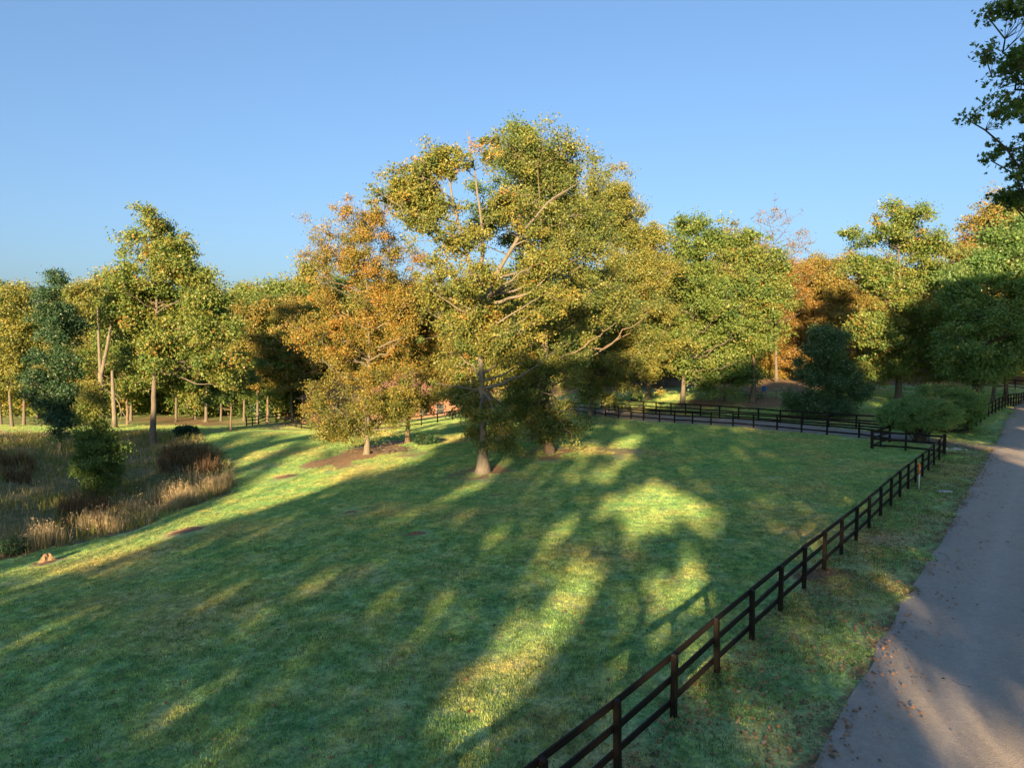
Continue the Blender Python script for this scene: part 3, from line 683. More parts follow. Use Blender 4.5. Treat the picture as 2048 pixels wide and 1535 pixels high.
hero('hickory_tree', HERO['t_hickory'], [(966,860),(962,720),(960,590),(968,470),(950,340),(935,262)], .34,
     [(880,265,28,22),(925,262,30,20),(965,290,35,28),(860,320,45,28),(910,330,40,35),(985,340,38,32),(825,370,48,34),(850,420,45,30),(870,400,50,30),(940,400,45,40),(1010,410,45,40),(810,430,40,22),(860,455,45,28,-1),(900,500,50,40),(975,490,50,45),(1040,480,60,45),(880,565,40,30),(910,600,50,35),(960,560,60,40,-2),(1040,560,70,45,-1),(1100,520,50,35,-1),(1090,600,50,35),
      (950,690,95,60,1,3),(905,730,40,45),(1010,690,60,50),(960,790,75,50,0,2.5),(930,800,50,40,0,2),(990,810,50,35,0,2),(965,880,60,14,0,1.2),(968,862,45,16,0,1.2),(900,640,60,50)],
     'tallest broad pale-limbed tree with flared grey trunk in the middle of the lawn', nclump=900, clump_r=.43, nper=34, fine=1.85, flat=.75, leaf=.20, leafm='olive', bark_='pale', nlimb=60, limb_r=.17, first=.25, gap=1.25, pad=.95, tint=(.40,.28), seed=11, flare=2.4, shell=1.9, twig_r=.03,
     ext=[([(966,640),(985,560),(1040,470),(1100,400),(1150,370)],.2),([(962,600),(930,500),(905,400),(890,300)],.19)])
hero('oak_tree', HERO['t_lean'], [(1096,800),(1093,700),(1086,560),(1080,430),(1075,330)], .27,
     [(1070,320,60,55,2),(1110,330,60,45,2),(1120,400,110,70,2),(1160,420,80,75,2),(1100,520,110,70,1),(1200,440,55,60,2),(1090,640,110,60,0),(1170,600,90,60),(1100,750,80,45,-1),(1100,845,45,18,0,1.5),(1040,760,50,40)],
     'leaning tree with orange-lit flared foot right of the tall central tree', nclump=560, clump_r=.58, nper=42, fine=1.85, flat=.75, leaf=.21, leafm='olive', bark_='brown', nlimb=46, limb_r=.12, gap=1.05, seed=12, tint=(.36,.24), flare=2.4, first=.25, shell=1.5)
hero('oak_tree', HERO['t_grey'], [(1068,800),(1066,690),(1060,560),(1055,420),(1050,290)], .28,
     [(1050,290,22,35),(1050,260,14,16),(1048,330,45,45),(1100,290,22,30),(1138,320,18,26),(1100,350,50,40),(1040,430,110,70),(1000,620,90,70),(1060,560,100,60),(1050,700,90,60),(1040,810,60,30)],
     'grey trunked tree behind the two central lawn trees with a double pointed top', nclump=520, clump_r=.66, nper=48, fine=1.85, flat=.75, leaf=.23, leafm='green', bark_='grey', nlimb=36, limb_r=.15, gap=1.05, pad=1.1, seed=13, tint=(.5,.25), first=.25,shell=1.5)
hero('maple_tree', HERO['t_maple'], [(736,800),(738,700),(735,600),(728,500),(720,430)], .24,
     [(700,470,70,60),(745,440,55,45),(650,500,35,40),(800,480,45,60,2),(720,560,95,60),(680,640,90,60),(640,700,45,60),(740,680,100,60),(740,780,108,55),(680,820,62,34),(785,815,45,35),(735,850,70,24),(680,865,50,9),(640,770,28,40),(650,600,45,50),(790,600,60,60)],
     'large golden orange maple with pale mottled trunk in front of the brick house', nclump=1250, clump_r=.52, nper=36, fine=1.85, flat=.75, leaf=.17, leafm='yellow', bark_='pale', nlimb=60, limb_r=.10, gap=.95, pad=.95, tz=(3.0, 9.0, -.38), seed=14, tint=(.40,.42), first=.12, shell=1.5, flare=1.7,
     noleaf_top=lambda c: np.where(c[:,2] > 14.5, .45, 0.05))
hero('maple_tree', HERO['t_second'], [(817,800),(820,740),(822,660),(820,590),(818,560)], .22,
     [(815,600,50,50),(840,650,45,50),(800,690,50,45),(850,720,40,40),(820,570,35,30),(870,620,35,45),(885,680,30,30),(868,745,30,24),(885,775,22,22),(840,800,26,18)],
     'smaller ochre maple with a forked trunk between the golden maple and the tall central tree', nclump=420, clump_r=.6, nper=44, fine=1.85, flat=.75, leaf=.19, leafm='gold', bark_='brown', nlimb=30, gap=.6, pad=1.0, seed=15, tint=(.5,.3), first=.45, shell=1.5,
     barepx=[([(819,830),(835,780),(860,730),(890,700)],.12,.04)])
hero('sweetgum_tree', HERO['t_gum'], [(1183,780),(1182,700),(1192,560),(1200,430),(1205,370)], .3,
     [(1200,390,60,50),(1230,430,40,60),(1260,620,80,80,-2),(1230,730,80,40,-2),(1310,700,60,60,-1),(1320,520,40,50),(1270,540,60,50,-2),(1180,450,90,60),(1240,560,80,70),(1285,470,30,40),(1300,560,60,80),(1190,620,100,70),(1250,680,90,60),(1200,720,80,50),(1245,745,55,40,-2),(1130,680,50,60),(1180,785,60,30,-1),(1290,640,45,50)],
     'broad sunlit yellow-green tree beside the gravel driveway right of the central trees', nclump=1150, clump_r=.72, nper=46, fine=1.85, flat=.75, leaf=.25, leafm='olive', bark_='grey', nlimb=60, limb_r=.17, gap=1.05, seed=16, tint=(.5,.26), first=.2, shell=1.5)
hero('poplar_tree', HERO['t_tall'], [(308,800),(312,700),(316,600),(318,500),(316,450)], .4,
     [(315,470,30,35),(335,510,55,40),(270,480,35,22),(300,560,85,50),(350,590,70,60),(390,530,35,35),(320,650,100,60),(265,640,60,60),(405,620,50,50),(370,700,100,50),(250,570,30,40),(300,710,75,40),(430,680,55,50),(430,740,55,35)],
     'tallest green tree of the left wood edge with a bare straight grey lower trunk', nclump=760, clump_r=.8, nper=44, leaf=.27, leafm='green', bark_='grey', nlimb=56, limb_r=.16, gap=1.1, pad=1.2, seed=17, tint=(.55,.26), first=.35, shell=1.5, flare=1.5,
     barepx=[([(316,470),(312,440),(308,425)],.05,.01),([(330,480),(338,450),(345,430)],.04,.01),([(300,470),(292,445),(290,432)],.04,.01)])
hero('cedar_tree', HERO['t_dark'], [(118,820),(112,700),(108,600),(105,530)], .2,
     [(106,552,10,26),(107,578,17,26),(108,604,25,24),(110,615,34,28),(112,655,40,30),(112,700,44,32),(114,750,44,34),(116,795,42,30),(120,835,34,26),(122,870,20,16)],
     'narrow dark green column shaped tree rising from the weedy hollow', nclump=420, clump_r=.62, nper=56, leaf=.18, leafm='dark', bark_='grey', nlimb=36, limb_r=.07, gap=.1, seed=18, tint=(.5,.25), first=.08, droop=.2, pad=.6)
hero('young_tree', HERO['t_small'], [(195,930),(190,860),(184,800),(180,766)], .11,
     [(181,775,9,14),(180,790,15,16),(183,808,22,18),(186,828,27,20),(184,800,16,26),(188,850,28,18),(192,875,36,18),(200,900,46,20),(203,925,52,20),(207,950,54,18),(205,972,45,14)],
     'small bushy tree with a sunlit tan tip standing alone in the weeds', nclump=430, clump_r=.40, nper=44, leaf=.13, leafm='green', bark_='dark', nlimb=24, limb_r=.045, gap=.1, pad=.22, tz=(3.2, 7.0, -.5), seed=19, tint=(.85,.3), first=.05, twig_r=.012)  # upper leaves tinted lighter and tan to imitate sun on the tip
hero('sapling', HERO['t_sap'], [(462,810),(460,760),(458,720)], .13,
     [(455,730,40,30),(470,770,50,30),(440,780,40,25),(480,800,45,20),(425,750,30,30)],
     'small round green tree on the lawn edge left of the stepped black fence', nclump=170, clump_r=.6, nper=46, leaf=.22, leafm='green', bark_='brown', nlimb=20, limb_r=.06, gap=.2, pad=.8, seed=20, tint=(.5,.25), first=.3)
hero('oak_tree', HERO['t_rgB'], [(1368,740),(1380,660),(1390,560),(1398,470)], .34,
     [(1400,470,45,35),(1370,520,55,50),(1430,520,55,50),(1340,560,45,60),(1400,610,90,60),(1460,600,50,60),(1370,690,80,55),(1440,680,60,50),(1330,650,40,50),(1385,740,50,40)],
     'rounded green tree with leaning trunk behind the driveway fences', nclump=640, clump_r=.85, nper=44, leaf=.28, leafm='green', bark_='grey', nlimb=46, limb_r=.15, gap=1.0, seed=21, tint=(.56,.24), first=.22, shell=1.5)
hero('oak_tree', HERO['t_rgA'], [(1297,760),(1292,680),(1285,600),(1282,500)], .33,
     [(1280,480,30,45),(1300,560,55,60),(1250,600,50,60),(1310,660,60,60),(1270,720,60,45)],
     'pale trunked tree beyond the driveway behind the broad yellow-green one', nclump=360, clump_r=.85, nper=42, leaf=.28, leafm='olive', bark_='pale', nlimb=30, gap=.3, seed=22, tint=(.5,.24), first=.25, shell=1.5)
hero('oak_tree', HERO['t_rgD'], [(1507,740),(1506,660),(1500,560),(1495,480)], .36,
     [(1490,490,45,40),(1530,520,35,40),(1500,570,60,50),(1520,640,55,50),(1480,640,50,50),(1505,690,55,30),(1540,590,40,45)],
     'green oak with a straight dark trunk rooted in brown leaves in front of the pen', nclump=420, clump_r=.85, nper=44, leaf=.28, leafm='green', bark_='brown', nlimb=34, gap=.45, seed=23, tint=(.5,.25), first=.42, shell=1.5)
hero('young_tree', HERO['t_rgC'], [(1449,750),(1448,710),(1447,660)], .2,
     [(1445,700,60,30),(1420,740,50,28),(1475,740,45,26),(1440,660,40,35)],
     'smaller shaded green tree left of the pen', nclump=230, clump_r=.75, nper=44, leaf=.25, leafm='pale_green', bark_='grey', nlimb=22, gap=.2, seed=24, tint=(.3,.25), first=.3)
hero('magnolia_tree', HERO['t_mag'], [(1660,780),(1658,700),(1655,650)], .2,
     [(1657,636,16,18),(1640,664,28,16),(1674,680,34,18),(1648,712,48,20),(1700,732,36,20),(1612,742,34,20),(1660,750,50,30),(1665,785,82,32),(1602,798,36,22),(1720,792,32,24),(1655,815,66,14)],
     'dense dark glossy evergreen magnolia standing behind the driveway fence', nclump=420, clump_r=.55, nper=60, leaf=.19, flat=.9, leafm='glossy', bark_='dark', nlimb=30, limb_r=.06, gap=.3, pad=.5, seed=25, tint=(.45,.3), first=.05)
hero('oak_tree', HERO['t_oak'], [(1797,720),(1800,620),(1798,520),(1790,430)], .42,
     [(1775,410,45,26),(1810,430,35,28),(1755,470,55,35),(1830,490,50,35),(1790,540,80,45),(1740,560,40,40),(1850,560,45,40),(1800,640,90,50),(1740,680,55,45),(1860,660,55,50),(1800,700,90,40),(1770,740,50,25),(1850,740,50,30)],
     'tall oak with separate leafy tiers on the shaded lawn behind the round bushes', nclump=800, clump_r=.8, nper=46, leaf=.27, leafm='green', bark_='grey', nlimb=60, limb_r=.17, gap=1.2, seed=26, tint=(.5,.25), first=.25, shell=1.4)
RB = [B(1950, 72), B(1985, 84), B(2012, 88), B(1905, 92)]
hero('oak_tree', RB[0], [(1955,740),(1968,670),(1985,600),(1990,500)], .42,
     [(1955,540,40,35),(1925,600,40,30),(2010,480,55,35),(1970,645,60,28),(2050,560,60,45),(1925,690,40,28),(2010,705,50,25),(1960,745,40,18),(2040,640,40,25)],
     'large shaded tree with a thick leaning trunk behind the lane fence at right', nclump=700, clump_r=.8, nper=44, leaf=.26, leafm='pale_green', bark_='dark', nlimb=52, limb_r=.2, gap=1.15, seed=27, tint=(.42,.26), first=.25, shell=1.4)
hero('hickory_tree', RB[2], [(2010,700),(2018,600),(2020,470)], .3,
     [(1990,430,55,30),(2040,440,60,40),(1960,470,40,35),(2010,520,60,60),(2070,520,60,60),(2020,620,60,60),(2030,700,50,40)],
     'autumn tinted tree at the right edge with golden top above the lane', nclump=480, clump_r=.85, nper=42, leaf=.28, leafm='gold', bark_='dark', nlimb=34, gap=.4, seed=28, tint=(.45,.35), first=.25, shell=1.5)
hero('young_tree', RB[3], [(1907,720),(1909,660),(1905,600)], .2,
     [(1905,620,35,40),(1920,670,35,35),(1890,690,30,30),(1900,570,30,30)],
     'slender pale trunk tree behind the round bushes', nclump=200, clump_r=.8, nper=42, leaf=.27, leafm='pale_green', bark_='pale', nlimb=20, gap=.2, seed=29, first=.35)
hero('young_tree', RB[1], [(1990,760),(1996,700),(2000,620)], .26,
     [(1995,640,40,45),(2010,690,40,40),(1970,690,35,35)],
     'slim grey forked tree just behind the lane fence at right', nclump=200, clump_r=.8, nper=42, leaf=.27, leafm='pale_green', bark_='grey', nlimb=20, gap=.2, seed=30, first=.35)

# half bare tree with rusty leaves
b0 = B(1553, 112)
hero('rusty_tree', b0, [(1552,700),(1551,600),(1548,500),(1546,430)], .3,
     [(1550,440,48,40),(1550,500,55,40),(1570,540,50,35),(1530,530,40,40),(1560,590,55,45),(1590,500,25,40)],
     'thin topped tree with sparse rusty leaves and bare crown behind the green oaks', nclump=620, clump_r=.9, nper=22, leaf=.24, leafm='orange', bark_='grey', nlimb=60, limb_r=.12, gap=.3, seed=31, tint=(.55,.35), first=.3, twig_r=.03,
     noleaf_top=lambda c: np.clip((c[:,2] - 14) / 8, 0, .93), flat=.8)
# dead forked snag
sb = B(205, 78)
ms = MB()
def lp(u, v, d=0): return local(sb, u, v, d)
ms.tube(resample([(0, 0, -.1), lp(203, 800), lp(201, 745)], .6), .27, 8)
ms.tube(resample([lp(201, 750), lp(198, 690), lp(195, 615)], .6), np.linspace(.19, .09, len(resample([lp(201, 750), lp(198, 690), lp(195, 615)], .6))), 8)
ms.tube(resample([lp(202, 752), lp(215, 690), lp(226, 625), lp(228, 598)], .6), np.linspace(.21, .10, len(resample([lp(202, 752), lp(215, 690), lp(226, 625), lp(228, 598)], .6))), 8)
ms.tube([lp(203, 735), lp(222, 722), lp(235, 728), lp(248, 745)], [.09, .07, .05, .02], 5)
snag = empty('dead_tree', tuple(sb), label='bare dead tree forking into two broken stems behind the small bushy tree', cat='dead tree')
ms.build('trunk', BK['pale'], snag, smooth=True)
# trunk of broken tree with fallen curling branch
fb0 = G(229, 855)
fbm = MB(); fl = lambda u, v, d=0: local(fb0, u, v, d)
fbm.tube([(0, 0, -.1), fl(229, 835), fl(227, 800), fl(224, 740)], [.42, .3, .27, .16], 8)
for (pp, ra_) in [([fl(205,775), fl(222,785), fl(238,805), fl(243,830), fl(238,850)], .11), ([fl(222,785), fl(236,790), fl(244,800)], .06), ([fl(240,815), fl(252,835), fl(262,850)], .06), ([fl(205,775), fl(212,768), fl(224,765)], .05)]:
    q = resample(np.array(pp), .5); fbm.tube(q, np.linspace(ra_, .025, len(q)), 5)
bt = empty('dead_tree', tuple(fb0), label='pale stub trunk with curling bare broken boughs hanging beside it', cat='dead tree'); fbm.build('trunk', BK['pale'], bt, smooth=True)

# ---- shared woodland trees
def wood_proto(H_, seed, wide=1.0, nclump=300, bark_='grey', gap=.4, lo=.25):
    r = np.random.default_rng(seed); bl = []
    for k in range(9):
        z = H_ * (lo + (.93 - lo) * (k + .5) / 9); rr = H_ * .23 * wide * math.sin(math.pi * min(1, (k + 1.6) / 10.5)) ** .7
        an = r.random() * 6.3; bl.append((math.cos(an) * rr * .45, math.sin(an) * rr * .45, z, rr, rr, H_ * .085))
    tr = [(0, 0, 0), (r.normal(0, .2), r.normal(0, .2), H_ * .35), (r.normal(0, .4), r.normal(0, .4), H_ * .7), (r.normal(0, .6), r.normal(0, .6), H_ * .95)]
    return grow(tr, H_ * .013, bl, nclump, 1.0, 40, .34, bark_, 'green', 26, .13, .3, gap, (.5, .26), seed, flare=1.4, shell=1.4)
PRO = [wood_proto(22, 41, 1.0, 420, 'grey', .5, .16), wood_proto(24, 42, .8, 360, 'grey', .5, .22), wood_proto(19, 43, 1.2, 440, 'grey', .4, .12), wood_proto(25, 44, 1.05, 440, 'brown', .7, .2), wood_proto(14, 45, 1.35, 360, 'brown', .2, .04)]
PH = [22, 24, 19, 25, 14]
def wood(u, Y, top, leafm, label, k=None, name='woodland_tree', group=None, rv=None):
    label = label.replace('COLOUR', {'dark': 'dark green', 'gold': 'golden brown', 'yellow': 'yellow', 'olive': 'yellow-green'}.get(leafm, leafm))
    b = B(u, Y); k = random.randrange(4) if k is None else k
    tgt = P(u, top, Y)[2] - b[2]; s = tgt / PH[k]
    return plant(name, b, PRO[k], label, 'tree', group, random.random() * 6.28, s * random.uniform(.92, 1.08), 1 / random.uniform(.97, 1.03), leafm)
# left wood edge
LG = 'trees of the left wood edge'
for (u, Y, top, lm, lab, k) in [
    (-30, 104, 560, 'olive', 'olive tree cut by the left picture edge behind the weedy hollow', 0), (24, 98, 545, 'olive', 'thin pale tree at the far left of the wood edge', 1),
    (75, 112, 560, 'olive', 'olive tree just left of the dark column tree', 3), (150, 108, 545, 'green', 'green tree between the dark column tree and the dead forked one', 2),
    (205, 112, 535, 'olive', 'yellow-green tree behind the dead forked tree', 0), (255, 100, 560, 'green', 'green tree behind the tall left tree on its left', 3),
    (412, 106, 560, 'green', 'green tree right behind the tallest left tree', 0), (455, 118, 600, 'green', 'lower green tree at the dip in the left skyline', 2),
    (515, 104, 560, 'gold', 'ochre tree left of the flat topped green one', 1), (560, 112, 520, 'green', 'flat topped green tree left of the golden maple', 2), (605, 118, 545, 'olive', 'olive tree partly hidden by the golden maple', 0)]:
    wood(u, Y, top, lm, lab, k, group=LG)
for i, u in enumerate(range(-60, 700, 58)):
    wood(u + random.uniform(-14, 14), random.uniform(122, 134), random.uniform(545, 615), random.choice(['green', 'olive', 'green']), 'dim COLOUR tree deep in the left wood behind its sunlit edge', random.randrange(4), group='trees deep in the left wood')
for i, u in enumerate(range(-40, 660, 38)):
    wood(u + random.uniform(-12, 12), random.uniform(114, 128), random.uniform(670, 725), random.choice(['dark', 'green', 'green']), 'low COLOUR understory tree beneath the left wood', 4, name='understory_tree', group='understory trees of the left wood')
for (u, Y, top, lm, k, lab) in [(2, 101, 590, 'olive', 1, 'olive tree at the left edge behind the wood fence'), (48, 101, 575, 'olive', 1, 'slim pale trunked tree left of the dark column tree'), (150, 103, 580, 'olive', 3, 'bright tree between the dark column tree and the dead forked tree'),
    (178, 104, 548, 'olive', 1, 'slim tree directly behind the dead forked tree'), (262, 108, 570, 'green', 1, 'slim tree left of the tallest left tree'), (352, 106, 600, 'green', 1, 'short tree right behind the tall left tree trunk'), (390, 110, 575, 'olive', 1, 'slim tree at the right shoulder of the tallest left tree'),
    (442, 108, 625, 'olive', 1, 'short tree behind the small round lawn tree'), (488, 108, 585, 'olive', 1, 'slim tree at the dip right of the tall left tree'), (535, 106, 600, 'green', 3, 'leafy tree behind the stepped black fence'), (585, 106, 570, 'gold', 1, 'slim ochre tree left of the golden maple'), (625, 112, 560, 'green', 0, 'green tree right behind the golden maple top')]:
    wood(u, Y, top, lm, lab, k, group=LG)
# behind the house and centre
for (u, Y, top, lm) in [(650, 128, 560, 'olive'), (700, 132, 545, 'green'), (760, 134, 540, 'olive'), (830, 130, 560, 'gold'), (885, 128, 560, 'green'), (940, 126, 550, 'green'), (1000, 128, 540, 'olive'), (1060, 130, 545, 'green'), (1120, 126, 560, 'green'), (1185, 124, 555, 'olive')]:
    wood(u, Y, top, lm, 'COLOUR tree behind the brick house and the central lawn trees', group='trees behind the house')
# right wood
RG = 'trees of the right wood'
for (u, Y, top, lm, lab, k) in [
    (1235, 112, 560, 'green', 'green tree behind the broad yellow-green driveway tree', 0), (1330, 108, 500, 'olive', 'yellow-green tree left of the rounded green oak', 2),
    (1420, 116, 500, 'green', 'green tree behind the rounded green oak', 3), (1472, 122, 460, 'gold', 'thin pale topped tree beside the rusty bare one', 1), (1590, 116, 540, 'orange', 'orange tree right below the bare rusty crown', 2),
    (1625, 124, 515, 'gold', 'gold brown tree with a small raised tip right of the orange tree', 0), (1668, 118, 500, 'gold', 'golden tree behind the magnolia', 1), (1710, 112, 520, 'gold', 'golden brown tree left of the tall tiered oak', 3),
    (1745, 124, 530, 'olive', 'olive tree behind the tall tiered oak', 2), (1870, 112, 500, 'gold', 'brownish gold tree right of the tall tiered oak', 0), (1915, 118, 470, 'gold', 'gold topped tree left of the right edge tree', 3), (1965, 122, 430, 'orange', 'orange topped tree high at the right edge', 0),
    (2060, 110, 440, 'olive', 'olive tree cut by the right picture edge', 2), (2120, 118, 430, 'green', 'green tree just outside the right edge', 0)]:
    wood(u, Y, top, lm, lab, k, group=RG)
for i, u in enumerate(range(1220, 2200, 62)):
    wood(u + random.uniform(-14, 14), random.uniform(130, 146), random.uniform(520, 590), random.choice(['gold', 'olive', 'yellow', 'gold']), 'COLOUR autumn tree deep in the right wood behind its edge', random.randrange(4), group='trees deep in the right wood')
for i, u in enumerate(range(1210, 2120, 70)):
    wood(u + random.uniform(-16, 16), random.uniform(118, 132), random.uniform(650, 700), random.choice(['yellow', 'olive', 'gold']), 'low COLOUR understory tree in the right wood', 4, name='understory_tree', group='understory trees of the right wood')

# far woodland mass
def mass(name, arc, n_, size, hmax, lm, label):
    r = np.random.default_rng(5); th = r.uniform(*arc, n_); Rr = r.uniform(150, 185, n_); x = Rr * np.sin(th); y = Rr * np.cos(th)
    hh = hmax * (.8 + .2 * wob(th * 60, th * 31, 1.0)); z = H(x, y) + hh * r.random(n_) ** .8
    p = np.stack([x, y, z], 1); nn = unit(r.normal(0, 1, (n_, 3)) + np.array([0, -.6, .3])); a = unit(np.cross(nn, r.normal(0, 1, (n_, 3)))); b = np.cross(nn, a); s = size * r.uniform(.6, 1.3, n_)[:, None]
    link(name, leaf_mesh(name, L[lm], p, a * s, b * s * .8, nn, np.clip(r.normal(.45, .25, n_), 0, 1)), kind='stuff', label=label)
mass('distant_woodland', (R(-50), R(2)), 22000, 1.5, 17, 'green', 'mass of foliage closing the wood at left and centre')
mass('distant_woodland', (R(2), R(50)), 22000, 1.5, 18, 'gold', 'mass of autumn foliage closing the wood at right')

def brush(name, x0, x1, y0, n_, lm, label, seed):
    r = np.random.default_rng(seed); x = r.uniform(x0, x1, n_); y = y0 + r.normal(0, 2.0, n_) + 3 * wob(x, x * .3, 9, seed)
    top = np.clip(2.6 + 2.4 * wob(x, y * .4, 2.3, seed), .5, 6); z = H(x, y) + top * r.random(n_) ** .7
    nn = unit(r.normal(0, 1, (n_, 3)) + np.array([0, -.3, .3])); a = unit(np.cross(nn, r.normal(0, 1, (n_, 3)))); b = np.cross(nn, a); q = .42 * r.uniform(.6, 1.3, n_)[:, None]
    link(name, leaf_mesh(name, L[lm], np.stack([x, y, z], 1), a * q, b * q * .8, nn, np.clip(r.normal(.45, .25, n_), 0, 1)), kind='stuff', label=label)
brush('undergrowth', -105, -14, 119, 26000, 'green', 'leafy undergrowth between the trunks of the left wood', 61)
brush('undergrowth', 8, 100, 124, 20000, 'olive', 'leafy undergrowth between the trunks of the right wood', 62)

# ------------------------------------------------------------------ trees outside the frame which throw the long shadows
CG = 'trees of the lane behind and beside the viewer'
def caster(x, y, Ht, rr, seed, nclump=170, leafm='backlit', first_z=5.):
    b = np.array([x, y, float(H(x, y))]); r = np.random.default_rng(seed); bl = []
    m = int((Ht - first_z) / 3)
    for k in range(m):
        z = first_z + (Ht - first_z) * (k + .5) / m; q = rr * (.75 + .35 * math.sin(math.pi * (k + .5) / m)); bl.append((r.normal(0, .6), r.normal(0, .6), z, q, q, 2.6))
    tr = [(0, 0, 0), (r.normal(0, .2), r.normal(0, .2), Ht * .4), (r.normal(0, .5), r.normal(0, .5), Ht * .92)]
    st = np.random.default_rng(seed)
    trunk, crown = grow(tr, .3, bl, 70, 1.25, 10, .4, 'grey', leafm, 14, .12, .25, -5, (.5, .25), seed, keepfn=lambda C: lit_keep(C + b, 0.2) | (np.arange(len(C)) < 0), shell=1.2)
    # leaves over the whole volume, those that would block the sunlit patches are missing
    N = 4800; bl = np.array(bl); k = st.integers(0, len(bl), N); d = unit(st.normal(0, 1, (N, 3))) * (st.random(N) ** .4)[:, None]; p = bl[k, :3] + d * bl[k, 3:]
    p = p[lit_keep(p + b)]; N = len(p)
    nn = unit(st.normal(0, 1, (N, 3))); a = unit(np.cross(nn, st.normal(0, 1, (N, 3)))); bb = np.cross(nn, a); s = .76 * st.uniform(.7, 1.3, N)[:, None]
    crown = leaf_mesh('crown', L[leafm], p, a * s, bb * s * .9, nn, np.clip(st.normal(.45, .22, N), 0, 1))
    root = empty('shade_tree', tuple(b), label='leafy tree standing outside the picture, known by its long shadow', cat='tree', group=CG)
    link('trunk', trunk, root); link('crown', crown, root)
sd = 100
for x in range(-94, 12, 7):
    sd += 1; caster(x + random.uniform(-1, 1), -26 + random.uniform(-3, 3), 30 if x > -45 else 26, 5.2, sd)
for (x, y, h) in [(13, 0, 24), (19, 8, 24), (33.5, 29, 24), (42, 41, 24), (52, 54, 25), (63, 68, 25), (73, 80, 25)]:
    sd += 1; caster(x, y, h, 4.6, sd)

# overhanging oak with lobed leaves
ob = np.array([24.5, 23.0, float(H(24.5, 23.0))])
def ok(u, v, d): return P(u, v, d) - ob
oblobs = []
for (u, v, d, rx, ry, rz) in [(2025,212,21,.75,1.2,.3),(2000,216,21,.4,.7,.16),(2095,180,21.5,1.1,1.6,1.1),(2005,114,20.5,.5,.8,.22),(1980,108,20.5,.3,.5,.14),(2050,125,21,.6,1,.45),(2075,60,21.5,.8,1.2,.8),(2025,22,21,.35,.7,.2),(2062,0,21,.7,1.1,.4),
                              (2045,338,22,.6,1.1,.35),(2020,325,22,.3,.5,.18),(2095,300,22,1.1,1.5,.9),(2045,392,22.5,.5,.9,.16),(2018,396,22.5,.4,.7,.12),(2110,380,22.5,1.2,1.5,.6),(2150,100,22,2,2,3.),(2250,200,23,2.6,2.6,3.5),(2400,100,23,3,3,4),(2350,380,23,2.6,2.6,2.)]:
    c = ok(u, v, d); oblobs.append((c[0], c[1], c[2], rx, ry, rz))
tm, cm = grow([(0, 0, 0), (-.2, 0, 5), (-.6, -.2, 10), (-1.0, -.3, 15), (-1.2, 0, 21)], .42, oblobs, 640, .24, 19, .17, 'dark', 'green', 60, .10, .25, -.2, (.42, .25), 77, star=True, shell=1.3, twig_r=.012, pad=.38, keepfn=lambda C: lit_keep(C + ob) | (1024 + F * (C[:, 0] + ob[0]) / (C[:, 1] + ob[1]) < 2110))
plant('oak_tree', ob, (tm, cm), 'near oak whose dark lobed leaf sprays hang into the top right corner')

# ------------------------------------------------------------------ bushes
def bush(name, base, blobs, label, leafm='red', n_=150, cr=.35, nper=90, leaf=.1, seed=5, tint=(.4, .3), topred=True):
    r = np.random.default_rng(seed); bl = np.array(blobs, float); V = []; Q = []; nv = 0
    w_ = bl[:, 3] * bl[:, 4]; k = r.choice(len(bl), n_, p=w_ / w_.sum()); d = unit(r.normal(0, 1, (n_, 3))) * (r.random(n_) ** .18)[:, None]; C = bl[k, :3] + d * bl[k, 3:]; C[:, 2] = np.maximum(C[:, 2], .25)
    for c in C[:70]:
        a = np.array([r.normal(0, .25), r.normal(0, .25), 0]); pt = bez(a, np.array([c[0] * .35, c[1] * .35, c[2] * .6]), c, 5); v, q = tube_arrays(pt, np.linspace(.035, .012, 5), 4); V.append(v); Q.append(q + nv); nv += len(v)
    p, a, b, nn = leaf_cloud(C, cr * r.uniform(.7, 1.2, n_), nper, leaf, up=.6, flat=.55, r=r)
    zt = (p[:, 2] - p[:, 2].min()) / np.ptp(p[:, 2]); patch = wob(p[:, 0], p[:, 1], .6, seed)
    tt = np.clip(tint[0] - .15 + r.normal(0, tint[1] * .4, len(p)) + (topred * .6 * smoothstep(.80, 1.02, zt + .14 * patch)), 0, 1)
    plant(name, base, (npmesh('stems', np.concatenate(V), [np.concatenate(Q)], BK['dark'], smooth=True), leaf_mesh('foliage', L[leafm], p, a, b, nn, tt)), label, 'bush', crown='foliage')
    return
bb = G(1838, 882)
bush('round_bush', bb, [(-.1, 0, 2.0, 3.0, 2.2, 1.15), (-1.6, 0, 1.8, 1.5, 1.6, .9), (1.5, .2, 1.8, 1.6, 1.6, .9), (0, 0, 2.7, 2.2, 1.8, .65)], 'nearer round clipped bush with a reddish top inside the fence corner', n_=520, nper=100, cr=.34, leaf=.115, seed=6)
bb2 = B(1893, 60)
bush('round_bush', bb2, [(0, 0, 2.4, 2.9, 2.2, 1.7), (1.0, 0, 1.8, 1.9, 1.8, 1.3), (-.9, 0, 2.7, 1.9, 1.8, 1.5)], 'farther and taller round bush behind the nearer one', n_=520, nper=80, cr=.38, leaf=.13, seed=7, tint=(.35, .28))
bush('low_shrub', G(848, 889), [(0, 0, .45, .9, .8, .45), (.7, 0, .35, .6, .6, .35)], 'low dark green shrub at the foot of the smaller ochre maple', 'dark', 90, .25, 60, .1, 8, (.6, .25), False)
bush('low_shrub', G(372, 872), [(0, 0, .6, 1.3, 1.0, .65), (.6, 0, .5, .9, .8, .6)], 'dark shrub at the top of the weedy hollow below the tall left tree', 'dark', 120, .3, 60, .13, 9, (.3, .25), False)
bush('low_shrub', G(30, 1108), [(0, 0, .4, .7, .6, .45)], 'small dark shrub at the left edge among the dry weeds', 'dark', 60, .22, 60, .07, 10, (.5, .25), False)
